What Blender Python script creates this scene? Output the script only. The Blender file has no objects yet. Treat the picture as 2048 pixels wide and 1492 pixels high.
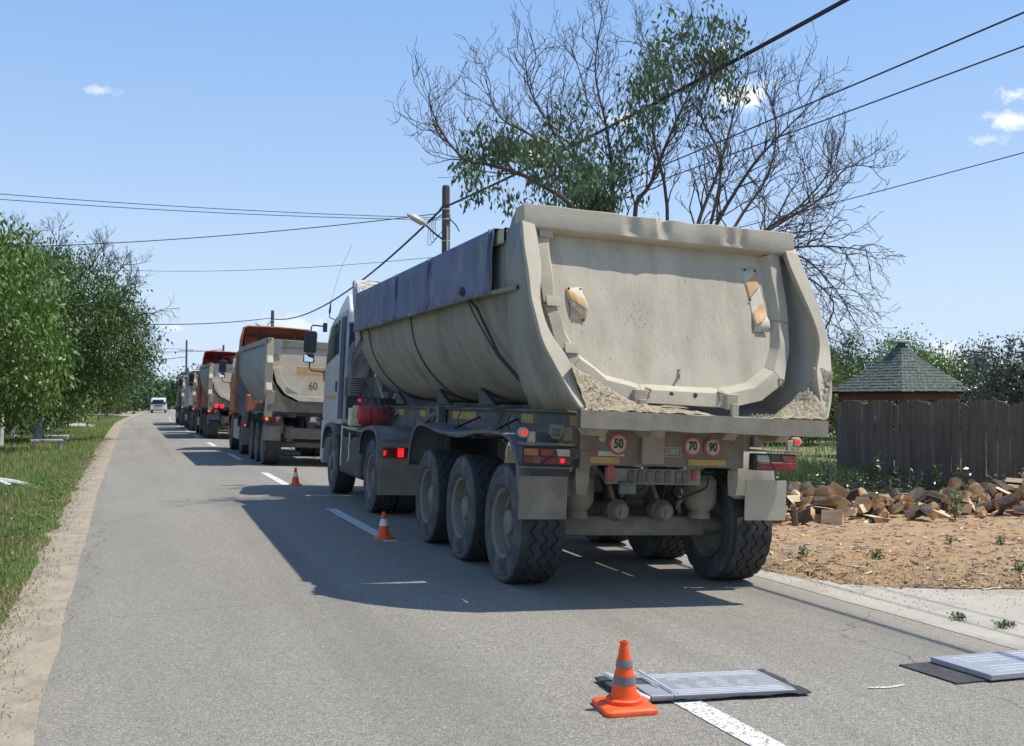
import bpy, math, random
import numpy as np
from mathutils import Vector, Matrix, Euler, noise as mnoise

R = math.radians
rnd = random.Random(7)
rs = np.random.RandomState(3)
scene = bpy.context.scene
COL = scene.collection

# ------------------------------------------------------------------ camera
PSI = R(20.9); PIT = math.atan(54 / 2000.0)
cam_d = bpy.data.cameras.new('camera'); cam = bpy.data.objects.new('camera', cam_d); COL.objects.link(cam)
cam_d.sensor_width = 36.0; cam_d.lens = 36.0 * 2000 / 2048; cam_d.clip_start = 0.05; cam_d.clip_end = 3000
cam.location = (0, 0, 1.55)
cam.rotation_euler = Vector((math.sin(PSI) * math.cos(PIT), math.cos(PSI) * math.cos(PIT), math.sin(PIT))).to_track_quat('-Z', 'Y').to_euler()
scene.camera = cam

# ------------------------------------------------------------------ sky and sun
SUN_EL = 62.0
SUN_DIR = Vector((0.97, -0.235, 0)).normalized()          # towards the sun, horizontally
sun_vec = (SUN_DIR * math.cos(R(SUN_EL)) + Vector((0, 0, math.sin(R(SUN_EL)))))
sd = bpy.data.lights.new('sun', 'SUN'); sd.energy = 4.3; sd.angle = R(0.55); sd.color = (1.0, 0.955, 0.88)
so = bpy.data.objects.new('sun', sd); COL.objects.link(so)
so.rotation_euler = sun_vec.to_track_quat('Z', 'Y').to_euler(); so.location = (30, -10, 60)
w = bpy.data.worlds.new('World'); scene.world = w; w.use_nodes = True
wn = w.node_tree.nodes; wl = w.node_tree.links
bg = wn['Background']; bg.inputs['Strength'].default_value = 0.135
sky = wn.new('ShaderNodeTexSky'); sky.sky_type = 'NISHITA'; sky.sun_disc = False
sky.sun_elevation = R(SUN_EL); sky.sun_rotation = math.atan2(SUN_DIR.x, SUN_DIR.y)
sky.air_density = 1.25; sky.dust_density = 0.55; sky.ozone_density = 2.2; sky.altitude = 50
tc = wn.new('ShaderNodeTexCoord')


def wnode(t, **kw):
    n = wn.new(t)
    for k, v in kw.items(): setattr(n, k, v)
    return n


def wmath(op, a, b=None, clamp=False):
    n = wnode('ShaderNodeMath', operation=op, use_clamp=clamp)
    for i, x in enumerate((a, b)):
        if x is None: continue
        if isinstance(x, (int, float)): n.inputs[i].default_value = x
        else: wl.new(x, n.inputs[i])
    return n.outputs[0]


CLOUDS = [(-22.5, 16.1, .85, .32, .6), (13.1, 16.7, 1.5, .75, 1.0), (6.2, 15.7, 1.3, .5, .85), (26.9, 15.3, .9, .5, 1.), (26.7, 14.2, 1.2, .55, 1.),
          (25.6, 13.3, .8, .35, .9), (-18.6, 3.9, .8, .22, .45), (-12.2, 4.3, 1.8, .6, .5), (23.4, 2.4, 1.2, .8, .7), (40, 20, 4, 1.6, .9), (-50, 26, 5, 1.5, .8), (75, 30, 6, 2, .9), (120, 25, 6, 2, .8), (-110, 30, 7, 2, .8)]
cn = wnode('ShaderNodeTexNoise'); cn.inputs['Scale'].default_value = 55; cn.inputs['Detail'].default_value = 6; cn.inputs['Roughness'].default_value = .6
wl.new(tc.outputs['Generated'], cn.inputs['Vector'])
tot = None
for az, el, a, b, k in CLOUDS:
    A = PSI + R(az); E_ = R(el)
    d = Vector((math.sin(A) * math.cos(E_), math.cos(A) * math.cos(E_), math.sin(E_)))
    rt = Vector((math.cos(A), -math.sin(A), 0)); up = rt.cross(d)
    dots = []
    sub = wnode('ShaderNodeVectorMath', operation='SUBTRACT'); wl.new(tc.outputs['Generated'], sub.inputs[0]); sub.inputs[1].default_value = d
    for vv, s in ((rt, a), (up, b), (d, 12)):
        dn = wnode('ShaderNodeVectorMath', operation='DOT_PRODUCT'); wl.new(sub.outputs[0], dn.inputs[0]); dn.inputs[1].default_value = vv / R(s)
        dots.append(wmath('POWER', wmath('ABSOLUTE', dn.outputs['Value']), 2))
    L = wmath('SQRT', wmath('ADD', wmath('ADD', dots[0], dots[1]), dots[2]))
    m = wmath('ADD', wmath('SUBTRACT', 1.0, L), wmath('MULTIPLY', wmath('SUBTRACT', cn.outputs[0], .5), 3.2))
    m = wmath('MULTIPLY', wmath('MULTIPLY', m, 1.1, True), k * .85)
    tot = m if tot is None else wmath('MAXIMUM', tot, m)
sepz = wnode('ShaderNodeSeparateXYZ'); wl.new(tc.outputs['Generated'], sepz.inputs[0])
hz = wnode('ShaderNodeMapRange', interpolation_type='SMOOTHSTEP'); wl.new(sepz.outputs[2], hz.inputs[0])
hz.inputs[1].default_value = -.02; hz.inputs[2].default_value = .62; hz.inputs[3].default_value = .97; hz.inputs[4].default_value = .6
ramp = wnode('ShaderNodeValToRGB'); wl.new(sepz.outputs[2], ramp.inputs[0]); cr_ = ramp.color_ramp
cr_.elements[0].position = 0; cr_.elements[0].color = (.60, .73, .88, 1); cr_.elements[1].position = .75; cr_.elements[1].color = (.12, .27, .68, 1)
for p_, c_ in ((.10, (.53, .685, .88)), (.22, (.375, .555, .86)), (.40, (.225, .43, .82))): e_ = cr_.elements.new(p_); e_.color = (*c_, 1)
sc_ = wnode('ShaderNodeVectorMath', operation='SCALE'); wl.new(ramp.outputs[0], sc_.inputs[0]); sc_.inputs['Scale'].default_value = 6.9
airmix = wnode('ShaderNodeMixRGB'); wl.new(hz.outputs[0], airmix.inputs[0]); wl.new(sky.outputs[0], airmix.inputs[1]); wl.new(sc_.outputs[0], airmix.inputs[2])
mx = wnode('ShaderNodeMixRGB'); wl.new(tot, mx.inputs[0]); wl.new(airmix.outputs[0], mx.inputs[1]); mx.inputs[2].default_value = (7.4, 7.5, 7.6, 1)
wl.new(mx.outputs[0], bg.inputs['Color'])
scene.view_settings.view_transform = 'Standard'; scene.view_settings.look = 'None'; scene.view_settings.gamma = 1
scene.view_settings.exposure = 0.28
try: scene.view_settings.use_curve_mapping = False
except Exception: pass


# ------------------------------------------------------------------ materials
def mat(name, c1, c2=None, scale=6, rough=.7, bump=0, bscale=None, metal=0, c3=None, s3=1.2, k3=.5, stretch=(1, 1, 1), spec=.4, coord='Object',
        emit=None, trans=0, attr=None, detail=6, rr=(.35, .65), r3=(.5, .68), speck=None):
    m = bpy.data.materials.new(name); m.use_nodes = True
    N = m.node_tree.nodes; L = m.node_tree.links; b = N['Principled BSDF']
    b.inputs['Roughness'].default_value = rough; b.inputs['Metallic'].default_value = metal; b.inputs['Specular IOR Level'].default_value = spec
    c2 = c2 or tuple(x * .8 for x in c1)
    t = N.new('ShaderNodeTexCoord'); mp = N.new('ShaderNodeMapping'); mp.inputs['Scale'].default_value = stretch
    L.new(t.outputs[coord], mp.inputs[0])
    n = N.new('ShaderNodeTexNoise'); n.inputs['Scale'].default_value = scale; n.inputs['Detail'].default_value = detail; n.inputs['Roughness'].default_value = .6
    L.new(mp.outputs[0], n.inputs['Vector'])
    r = N.new('ShaderNodeMapRange'); r.inputs[1].default_value = rr[0]; r.inputs[2].default_value = rr[1]; L.new(n.outputs[0], r.inputs[0])
    x = N.new('ShaderNodeMixRGB'); L.new(r.outputs[0], x.inputs[0]); x.inputs[1].default_value = (*c1, 1); x.inputs[2].default_value = (*c2, 1)
    out = x.outputs[0]
    if c3:
        n2 = N.new('ShaderNodeTexNoise'); n2.inputs['Scale'].default_value = s3; n2.inputs['Detail'].default_value = 8; n2.inputs['Roughness'].default_value = .65
        L.new(mp.outputs[0], n2.inputs['Vector'])
        r2 = N.new('ShaderNodeMapRange'); r2.inputs[1].default_value = r3[0]; r2.inputs[2].default_value = r3[1]; r2.inputs[4].default_value = k3; L.new(n2.outputs[0], r2.inputs[0])
        y = N.new('ShaderNodeMixRGB'); L.new(r2.outputs[0], y.inputs[0]); L.new(out, y.inputs[1]); y.inputs[2].default_value = (*c3, 1); out = y.outputs[0]
    if speck:      # (scale, threshold, colour, amount)
        v = N.new('ShaderNodeTexNoise'); v.inputs['Scale'].default_value = speck[0]; v.inputs['Detail'].default_value = 3; L.new(mp.outputs[0], v.inputs['Vector'])
        r4 = N.new('ShaderNodeMapRange'); r4.inputs[1].default_value = speck[1]; r4.inputs[2].default_value = speck[1] + .06; r4.inputs[4].default_value = speck[3]; L.new(v.outputs[0], r4.inputs[0])
        y = N.new('ShaderNodeMixRGB'); L.new(r4.outputs[0], y.inputs[0]); L.new(out, y.inputs[1]); y.inputs[2].default_value = (*speck[2], 1); out = y.outputs[0]
    if attr:
        a = N.new('ShaderNodeAttribute'); a.attribute_name = 'tone'
        hs = N.new('ShaderNodeMixRGB'); L.new(a.outputs['Fac'], hs.inputs[0]); L.new(out, hs.inputs[1]); hs.inputs[2].default_value = (*attr, 1); out = hs.outputs[0]
    L.new(out, b.inputs['Base Color'])
    if bump:
        bn = N.new('ShaderNodeTexNoise'); bn.inputs['Scale'].default_value = bscale or scale * 4; bn.inputs['Detail'].default_value = 6; L.new(mp.outputs[0], bn.inputs['Vector'])
        bb = N.new('ShaderNodeBump'); bb.inputs['Strength'].default_value = 1; bb.inputs['Distance'].default_value = bump; L.new(bn.outputs[0], bb.inputs['Height']); L.new(bb.outputs[0], b.inputs['Normal'])
    if emit:
        b.inputs['Emission Color'].default_value = (*emit[0], 1); b.inputs['Emission Strength'].default_value = emit[1]
    if trans:
        tr = N.new('ShaderNodeBsdfTranslucent'); L.new(out, tr.inputs[0]); ms = N.new('ShaderNodeMixShader'); ms.inputs[0].default_value = trans
        L.new(b.outputs[0], ms.inputs[1]); L.new(tr.outputs[0], ms.inputs[2]); L.new(ms.outputs[0], N['Material Output'].inputs[0])
    return m


DUST = (.43, .38, .28)
M = {}
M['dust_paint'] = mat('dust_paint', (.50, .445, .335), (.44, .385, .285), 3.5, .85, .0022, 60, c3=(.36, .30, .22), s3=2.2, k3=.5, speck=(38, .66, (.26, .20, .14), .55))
M['dust_side'] = mat('dust_side', (.285, .272, .222), (.225, .218, .182), 2.2, .75, .002, 30, c3=(.15, .138, .11), s3=2.0, k3=.75, r3=(.48, .64), stretch=(1, 1, .45), speck=(16, .68, (.13, .10, .075), .6))  # dusty body paint darkened, shade of the side in the colour, plus grime streaks
M['dust_side2'] = mat('dust_side2', (.33, .345, .33), (.25, .26, .25), 2.2, .7, .002, 30, c3=(.36, .31, .25), s3=1.6, k3=.6)
M['mud'] = mat('mud', (.50, .43, .30), (.34, .27, .175), 30, .95, .014, 90, c3=(.19, .145, .09), s3=48, k3=.8, r3=(.5, .62))
M['gate_paint'] = mat('gate_paint', (.50, .445, .335), (.43, .38, .285), 3.0, .85, .003, 45, c3=(.33, .26, .18), s3=3.2, k3=.5, r3=(.48, .68), stretch=(1.6, 1, .35), speck=(42, .655, (.25, .19, .13), .65))
M['lip_shaded'] = mat('lip_shaded', (.31, .27, .20), (.25, .215, .155), 5, .9, .0015, 40, c3=(.36, .31, .22), s3=7, k3=.7)  # body paint darkened and warmed: the lip's shade is put into its colour
M['box_dusty'] = mat('box_dusty', (.34, .30, .235), (.29, .255, .20), 5, .9, .001, 60)
M['spatter'] = mat('spatter', (.47, .41, .30), (.38, .32, .23), 9, .95)
M['rust_dust'] = mat('rust_dust', (.40, .34, .26), (.30, .22, .15), 5, .9, .003, 40, c3=(.30, .17, .09), s3=6, k3=.7)
M['chassis'] = mat('chassis', (.135, .135, .125), (.095, .094, .088), 4, .75, .002, 40, c3=(.26, .235, .19), s3=3, k3=.7)
M['chassis_dusty'] = mat('chassis_dusty', (.26, .23, .175), (.19, .165, .13), 5, .9, .003, 40, c3=(.34, .29, .21), s3=3, k3=.7)
M['panel_dusty'] = mat('panel_dusty', (.20, .175, .14), (.15, .13, .105), 6, .85, .002, 60, c3=(.25, .20, .15), s3=2.5, k3=.7)
M['black_metal'] = mat('black_metal', (.035, .036, .04), (.06, .06, .06), 5, .6, .001, 30, c3=(.14, .13, .11), s3=3, k3=.5)
M['mudguard'] = mat('mudguard', (.115, .12, .122), (.15, .155, .155), 5, .65, .001, 30, c3=(.28, .27, .23), s3=2.4, k3=.6)
M['rubber'] = mat('rubber', (.055, .057, .06), (.095, .095, .095), 6, .85, .001, 90, c3=(.20, .19, .165), s3=3.5, k3=.6)
M['tread'] = mat('tread', (.035, .035, .036), (.055, .053, .05), 9, .9, .001, 90, c3=(.13, .12, .10), s3=6, k3=.4)
M['rim'] = mat('rim', (.24, .215, .165), (.19, .165, .13), 5, .8, .002, 40, c3=(.20, .16, .12), s3=4, k3=.6)
M['tarp'] = mat('tarp', (.14, .165, .245), (.10, .122, .19), 3, .75, .008, 9, c3=(.24, .245, .26), s3=3.2, k3=.65, stretch=(1, 1, .5))
M['strap'] = mat('strap', (.03, .03, .032), (.06, .055, .05), 20, .8)
M['cab_white'] = mat('cab_white', (.46, .475, .47), (.38, .39, .385), 3, .4, c3=(.45, .43, .38), s3=3, k3=.5, stretch=(1, 1, .4), spec=.5)  # white greyed down: shade on the cab side is put into the colour
M['cab_orange'] = mat('cab_orange', (.56, .19, .10), (.44, .15, .085), 3, .5, c3=(.36, .22, .15), s3=2, k3=.6)
M['cab_red'] = mat('cab_red', (.45, .045, .05), (.33, .04, .04), 3, .5, c3=(.28, .12, .10), s3=2, k3=.6)
M['cab_brown'] = mat('cab_brown', (.23, .115, .08), (.17, .09, .07), 3, .6, c3=(.28, .2, .15), s3=2, k3=.6)
M['glass'] = mat('glass', (.02, .03, .04), (.04, .05, .055), 2, .08, spec=.8)
M['plastic'] = mat('plastic', (.045, .05, .062), (.03, .034, .04), 4, .5)
M['mirror'] = mat('mirror', (.75, .78, .8), (.7, .73, .75), 2, .04, metal=1.0)
M['deep_blue'] = mat('deep_blue', (.06, .075, .13), (.045, .055, .09), 4, .6, c3=(.12, .13, .15), s3=2, k3=.4)
M['red_tank'] = mat('red_tank', (.55, .06, .05), (.42, .05, .045), 4, .5, c3=(.35, .2, .16), s3=4, k3=.6)
M['can'] = mat('can', (.72, .64, .40), (.62, .54, .33), 6, .55, c3=(.3, .24, .13), s3=6, k3=.6)
M['chrome'] = mat('chrome', (.6, .62, .63), (.45, .46, .47), 5, .35, metal=.85)
M['alu'] = mat('alu', (.40, .41, .42), (.34, .35, .36), 14, .45, .0006, 200, metal=.4, c3=(.42, .43, .45), s3=5, k3=.6)
M['alu_line'] = mat('alu_line', (.8, .8, .8), (.7, .7, .7), 14, .4, metal=.3)
M['mat_rubber'] = mat('mat_rubber', (.035, .035, .037), (.055, .055, .055), 20, .85, .002, 90, c3=(.12, .115, .10), s3=6, k3=.5)
M['lamp_red'] = mat('lamp_red', (.30, .02, .02), (.22, .02, .02), 8, .3, c3=(.26, .18, .14), s3=9, k3=.6)
M['lamp_red_dark'] = mat('lamp_red_dark', (.16, .02, .02), (.12, .02, .02), 8, .35, c3=(.2, .16, .13), s3=9, k3=.6)
M['lamp_amber'] = mat('lamp_amber', (.40, .16, .04), (.3, .12, .04), 8, .4, c3=(.26, .2, .15), s3=9, k3=.6)
M['lamp_clear'] = mat('lamp_clear', (.42, .42, .38), (.34, .33, .3), 8, .35)
M['lamp_lit'] = mat('lamp_lit', (.8, .02, .02), (.7, .02, .02), 8, .3, emit=((1, .015, .02), .9))
M['lamp_lit_o'] = mat('lamp_lit_o', (.8, .12, .02), (.7, .1, .02), 8, .3, emit=((1, .13, .03), 1.3))
M['beacon'] = mat('beacon', (.75, .12, .02), (.6, .08, .02), 5, .3)
M['yellow_tape'] = mat('yellow_tape', (.52, .33, .08), (.40, .26, .08), 12, .7, c3=(.33, .27, .17), s3=8, k3=.6)
M['red_tape'] = mat('red_tape', (.42, .06, .05), (.33, .06, .05), 12, .6, c3=(.3, .2, .15), s3=8, k3=.5)
M['white_tape'] = mat('white_tape', (.5, .49, .44), (.38, .36, .31), 12, .7)
M['sign_white'] = mat('sign_white', (.50, .46, .38), (.40, .36, .30), 18, .7, c3=(.30, .26, .2), s3=9, k3=.5)
M['sign_red'] = mat('sign_red', (.42, .10, .07), (.33, .11, .08), 14, .7, c3=(.3, .22, .16), s3=10, k3=.5)
M['ink'] = mat('ink', (.045, .042, .04), (.07, .065, .055), 30, .8)
M['plate_white'] = mat('plate_white', (.60, .54, .42), (.52, .47, .36), 8, .7, c3=(.40, .33, .24), s3=6, k3=.5)
M['plate_orange'] = mat('plate_orange', (.62, .38, .17), (.54, .34, .16), 8, .7, c3=(.45, .34, .2), s3=6, k3=.5)
M['cone'] = mat('cone', (.95, .115, .018), (.82, .09, .015), 9, .5, .001, 30, c3=(.55, .10, .03), s3=5, k3=.4)
M['cone_band'] = mat('cone_band', (.13, .13, .14), (.19, .19, .20), 8, .35, spec=.6)
M['cone_band_w'] = mat('cone_band_w', (.75, .75, .76), (.66, .66, .67), 8, .45)
M['pole'] = mat('pole', (.115, .10, .088), (.07, .062, .055), 4, .9, .006, 20, stretch=(1, 1, .25), c3=(.2, .18, .15), s3=9, k3=.5)
M['pole_conc'] = mat('pole_conc', (.34, .33, .30), (.27, .26, .24), 4, .9, .004, 20)
M['wire'] = mat('wire', (.03, .028, .032), (.045, .04, .045), 30, .7)
M['lamp_shell'] = mat('lamp_shell', (.55, .54, .5), (.42, .41, .38), 6, .5)
M['bark'] = mat('bark', (.16, .125, .10), (.09, .07, .058), 9, .9, .012, 30, stretch=(1, 1, .3), c3=(.25, .21, .17), s3=7, k3=.5)
M['twig'] = mat('twig', (.11, .086, .076), (.075, .058, .052), 5, .9, c3=(.17, .14, .12), s3=2, k3=.6)
M['limewash'] = mat('limewash', (.62, .62, .60), (.40, .39, .36), 7, .9, .008, 30, c3=(.24, .21, .18), s3=5, k3=.6)
M['leaf'] = mat('leaf', (.10, .20, .038), (.07, .15, .03), .6, .45, attr=(.24, .31, .08), trans=.22, coord='Object')
M['leaf_mid'] = mat('leaf_mid', (.08, .145, .045), (.055, .105, .035), .9, .45, attr=(.15, .20, .09), trans=.2, spec=.6)
M['leaf_dark'] = mat('leaf_dark', (.07, .14, .032), (.048, .105, .025), .6, .5, attr=(.16, .22, .07), trans=.2)
M['leaf_willow'] = mat('leaf_willow', (.10, .17, .035), (.07, .125, .03), .6, .5, attr=(.22, .22, .07), trans=.25)
M['leaf_far'] = mat('leaf_far', (.06, .125, .04), (.042, .095, .035), .3, .55, attr=(.10, .15, .06), trans=.15)
M['leaf_bush'] = mat('leaf_bush', (.045, .075, .03), (.035, .055, .025), .9, .35, attr=(.17, .17, .11), trans=.12, spec=.7)
M['grass'] = mat('grass', (.13, .30, .045), (.34, .31, .12), .8, .6, attr=(.36, .36, .14), trans=.2, rr=(.42, .60), coord='Object')
M['weed'] = mat('weed', (.075, .16, .035), (.11, .17, .05), .8, .5, attr=(.26, .27, .12), trans=.2)
M['wood_cut'] = mat('wood_cut', (.64, .43, .22), (.48, .24, .095), 9, .8, .006, 30, c3=(.30, .13, .05), s3=5, k3=.85, r3=(.46, .6), speck=(60, .62, (.22, .11, .05), .5))
M['wood_cut2'] = mat('wood_cut2', (.72, .59, .39), (.56, .38, .20), 16, .8, .008, 40, stretch=(.12, 1, 1), c3=(.36, .22, .12), s3=6, k3=.6)
M['log_bark'] = mat('log_bark', (.11, .082, .06), (.06, .045, .034), 12, .95, .02, 35, c3=(.22, .18, .14), s3=8, k3=.6)
M['fence'] = mat('fence', (.20, .15, .115), (.11, .083, .066), 7, .85, .004, 30, stretch=(1, 1, .12), c3=(.26, .21, .19), s3=14, k3=.6)
M['gazebo_wood'] = mat('gazebo_wood', (.13, .05, .03), (.09, .035, .022), 5, .7)
M['shingle'] = mat('shingle', (.075, .11, .088), (.075, .085, .068), 3, .9, .006, 60, c3=(.24, .225, .185), s3=11, k3=.75, r3=(.52, .62))
M['concrete'] = mat('concrete', (.43, .39, .32), (.37, .335, .27), 2.6, .9, .003, 60, c3=(.30, .265, .205), s3=1.3, k3=.75, speck=(26, .69, (.16, .13, .1), .7))
M['sand'] = mat('sand', (.37, .305, .215), (.29, .24, .17), 2.5, .95, .014, 28, c3=(.24, .20, .14), s3=5, k3=.7, speck=(40, .67, (.22, .19, .15), .6))
M['litter'] = mat('litter', (.36, .30, .19), (.22, .18, .12), 2, .8, attr=(.5, .43, .29))
M['sawdust'] = mat('sawdust', (.41, .255, .125), (.31, .205, .11), 5, .95, .014, 45, c3=(.30, .245, .17), s3=1.1, k3=.85, speck=(30, .64, (.62, .5, .33), .6))
M['earth'] = mat('earth', (.26, .20, .13), (.19, .15, .10), 3, .95, .012, 30, c3=(.30, .25, .17), s3=1.2, k3=.7)
M['verge_soil'] = mat('verge_soil', (.13, .15, .055), (.24, .20, .10), 1.1, .95, .02, 25, c3=(.27, .22, .14), s3=2.5, k3=.5)
M['van_white'] = mat('van_white', (.74, .76, .78), (.68, .7, .72), 3, .35)
M['stone_grey'] = mat('stone_grey', (.42, .42, .40), (.34, .34, .32), 5, .9, .004, 30)
M['flower'] = mat('flower', (.75, .75, .7), (.65, .65, .6), 5, .8)
M['chip'] = mat('chip', (.66, .56, .40), (.5, .4, .26), 12, .85)


def asphalt_material():
    m = bpy.data.materials.new('asphalt'); m.use_nodes = True
    N = m.node_tree.nodes; L = m.node_tree.links; b = N['Principled BSDF']; b.inputs['Roughness'].default_value = .88; b.inputs['Specular IOR Level'].default_value = .3
    t = N.new('ShaderNodeTexCoord'); O = t.outputs['Object']

    def noise(s, d=4, st=None, r=.6):
        n = N.new('ShaderNodeTexNoise'); n.inputs['Scale'].default_value = s; n.inputs['Detail'].default_value = d; n.inputs['Roughness'].default_value = r
        if st:
            mp = N.new('ShaderNodeMapping'); mp.inputs['Scale'].default_value = st; L.new(O, mp.inputs[0]); L.new(mp.outputs[0], n.inputs['Vector'])
        else: L.new(O, n.inputs['Vector'])
        return n.outputs[0]

    def rng(x, a, b_, c=0, d=1):
        r = N.new('ShaderNodeMapRange'); L.new(x, r.inputs[0])
        for i, v in enumerate((a, b_, c, d)): r.inputs[i + 1].default_value = v
        return r.outputs[0]

    def mix(f, a, c, bt='MIX'):
        x = N.new('ShaderNodeMixRGB'); x.blend_type = bt
        for i, v in enumerate((f, a, c)):
            if isinstance(v, tuple): x.inputs[i].default_value = (*v, 1)
            elif isinstance(v, (int, float)): x.inputs[i].default_value = v
            else: L.new(v, x.inputs[i])
        return x.outputs[0]
    vor = N.new('ShaderNodeTexVoronoi'); vor.inputs['Scale'].default_value = 105; L.new(O, vor.inputs['Vector'])
    stone = vor.outputs['Color']
    sep = N.new('ShaderNodeSeparateColor'); L.new(stone, sep.inputs[0])
    base = mix(rng(sep.outputs[0], 0, 1), (.205, .186, .150), (.375, .342, .280))
    base = mix(rng(sep.outputs[1], .93, 1, 0, .75), base, (.50, .48, .42))
    base = mix(rng(noise(120, 2), .58, .70, 0, .7), base, (.06, .056, .050))
    base = mix(rng(noise(.55, 5, (1.2, .25, 1)), .42, .62, 0, .42), base, (.205, .186, .148))
    base = mix(rng(noise(2.2, 6), .55, .75, 0, .35), base, (.27, .25, .215))
    # dust blown in from both edges, tyre wear darker down the wheel tracks
    sx = N.new('ShaderNodeSeparateXYZ'); L.new(O, sx.inputs[0])
    wob = N.new('ShaderNodeMath'); wob.operation = 'MULTIPLY_ADD'; L.new(noise(1.5, 6), wob.inputs[0]); wob.inputs[1].default_value = .9; L.new(sx.outputs[0], wob.inputs[2])
    e1 = rng(wob.outputs[0], -.34, .12, 1, 0)
    base = mix(e1, base, (.355, .30, .22))
    e2 = rng(wob.outputs[0], 5.4, 6.0, 0, .5)
    base = mix(e2, base, (.36, .32, .255))
    # fine cracks
    v2 = N.new('ShaderNodeTexVoronoi'); v2.feature = 'DISTANCE_TO_EDGE'; v2.inputs['Scale'].default_value = .22
    wv = N.new('ShaderNodeMixRGB'); wv.blend_type = 'ADD'; wv.inputs[0].default_value = .5; L.new(O, wv.inputs[1]); nz = N.new('ShaderNodeTexNoise'); nz.inputs['Scale'].default_value = 2; nz.inputs['Detail'].default_value = 5; L.new(O, nz.inputs['Vector']); L.new(nz.outputs['Color'], wv.inputs[2])
    L.new(wv.outputs[0], v2.inputs['Vector'])
    cr = rng(v2.outputs[0], .0006, .0020, .55, 0)
    base = mix(cr, base, (.07, .066, .058))
    st = rng(noise(.9, 6, (1, .6, 1)), .66, .74, 0, .4)
    base = mix(st, base, (.10, .092, .08))
    tr_ = rng(noise(.35, 3, (3.2, .06, 1)), .50, .62, 0, .30)
    base = mix(tr_, base, (.15, .138, .115))
    L.new(base, b.inputs['Base Color'])
    bm = N.new('ShaderNodeBump'); bm.inputs['Distance'].default_value = .006; L.new(rng(vor.outputs['Distance'], 0, .6, 1, 0), bm.inputs['Height'])
    L.new(bm.outputs[0], b.inputs['Normal'])
    return m


def worn_paint():
    m = mat('worn_paint', (.72, .71, .67), (.62, .61, .57), 14, .75, .003, 90)
    N = m.node_tree.nodes; L = m.node_tree.links; b = N['Principled BSDF']; src = b.inputs['Base Color'].links[0].from_socket
    t = N.new('ShaderNodeTexCoord'); v = N.new('ShaderNodeTexVoronoi'); v.inputs['Scale'].default_value = 85; L.new(t.outputs['Object'], v.inputs['Vector'])
    s = N.new('ShaderNodeSeparateColor'); L.new(v.outputs['Color'], s.inputs[0])
    r = N.new('ShaderNodeMapRange'); r.inputs[1].default_value = .66; r.inputs[2].default_value = .8; r.inputs[4].default_value = .85; L.new(s.outputs[0], r.inputs[0])
    x = N.new('ShaderNodeMixRGB'); L.new(r.outputs[0], x.inputs[0]); L.new(src, x.inputs[1]); x.inputs[2].default_value = (.2, .19, .17, 1); L.new(x.outputs[0], b.inputs['Base Color'])
    return m


M['asphalt'] = asphalt_material(); M['paint'] = worn_paint()


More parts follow.
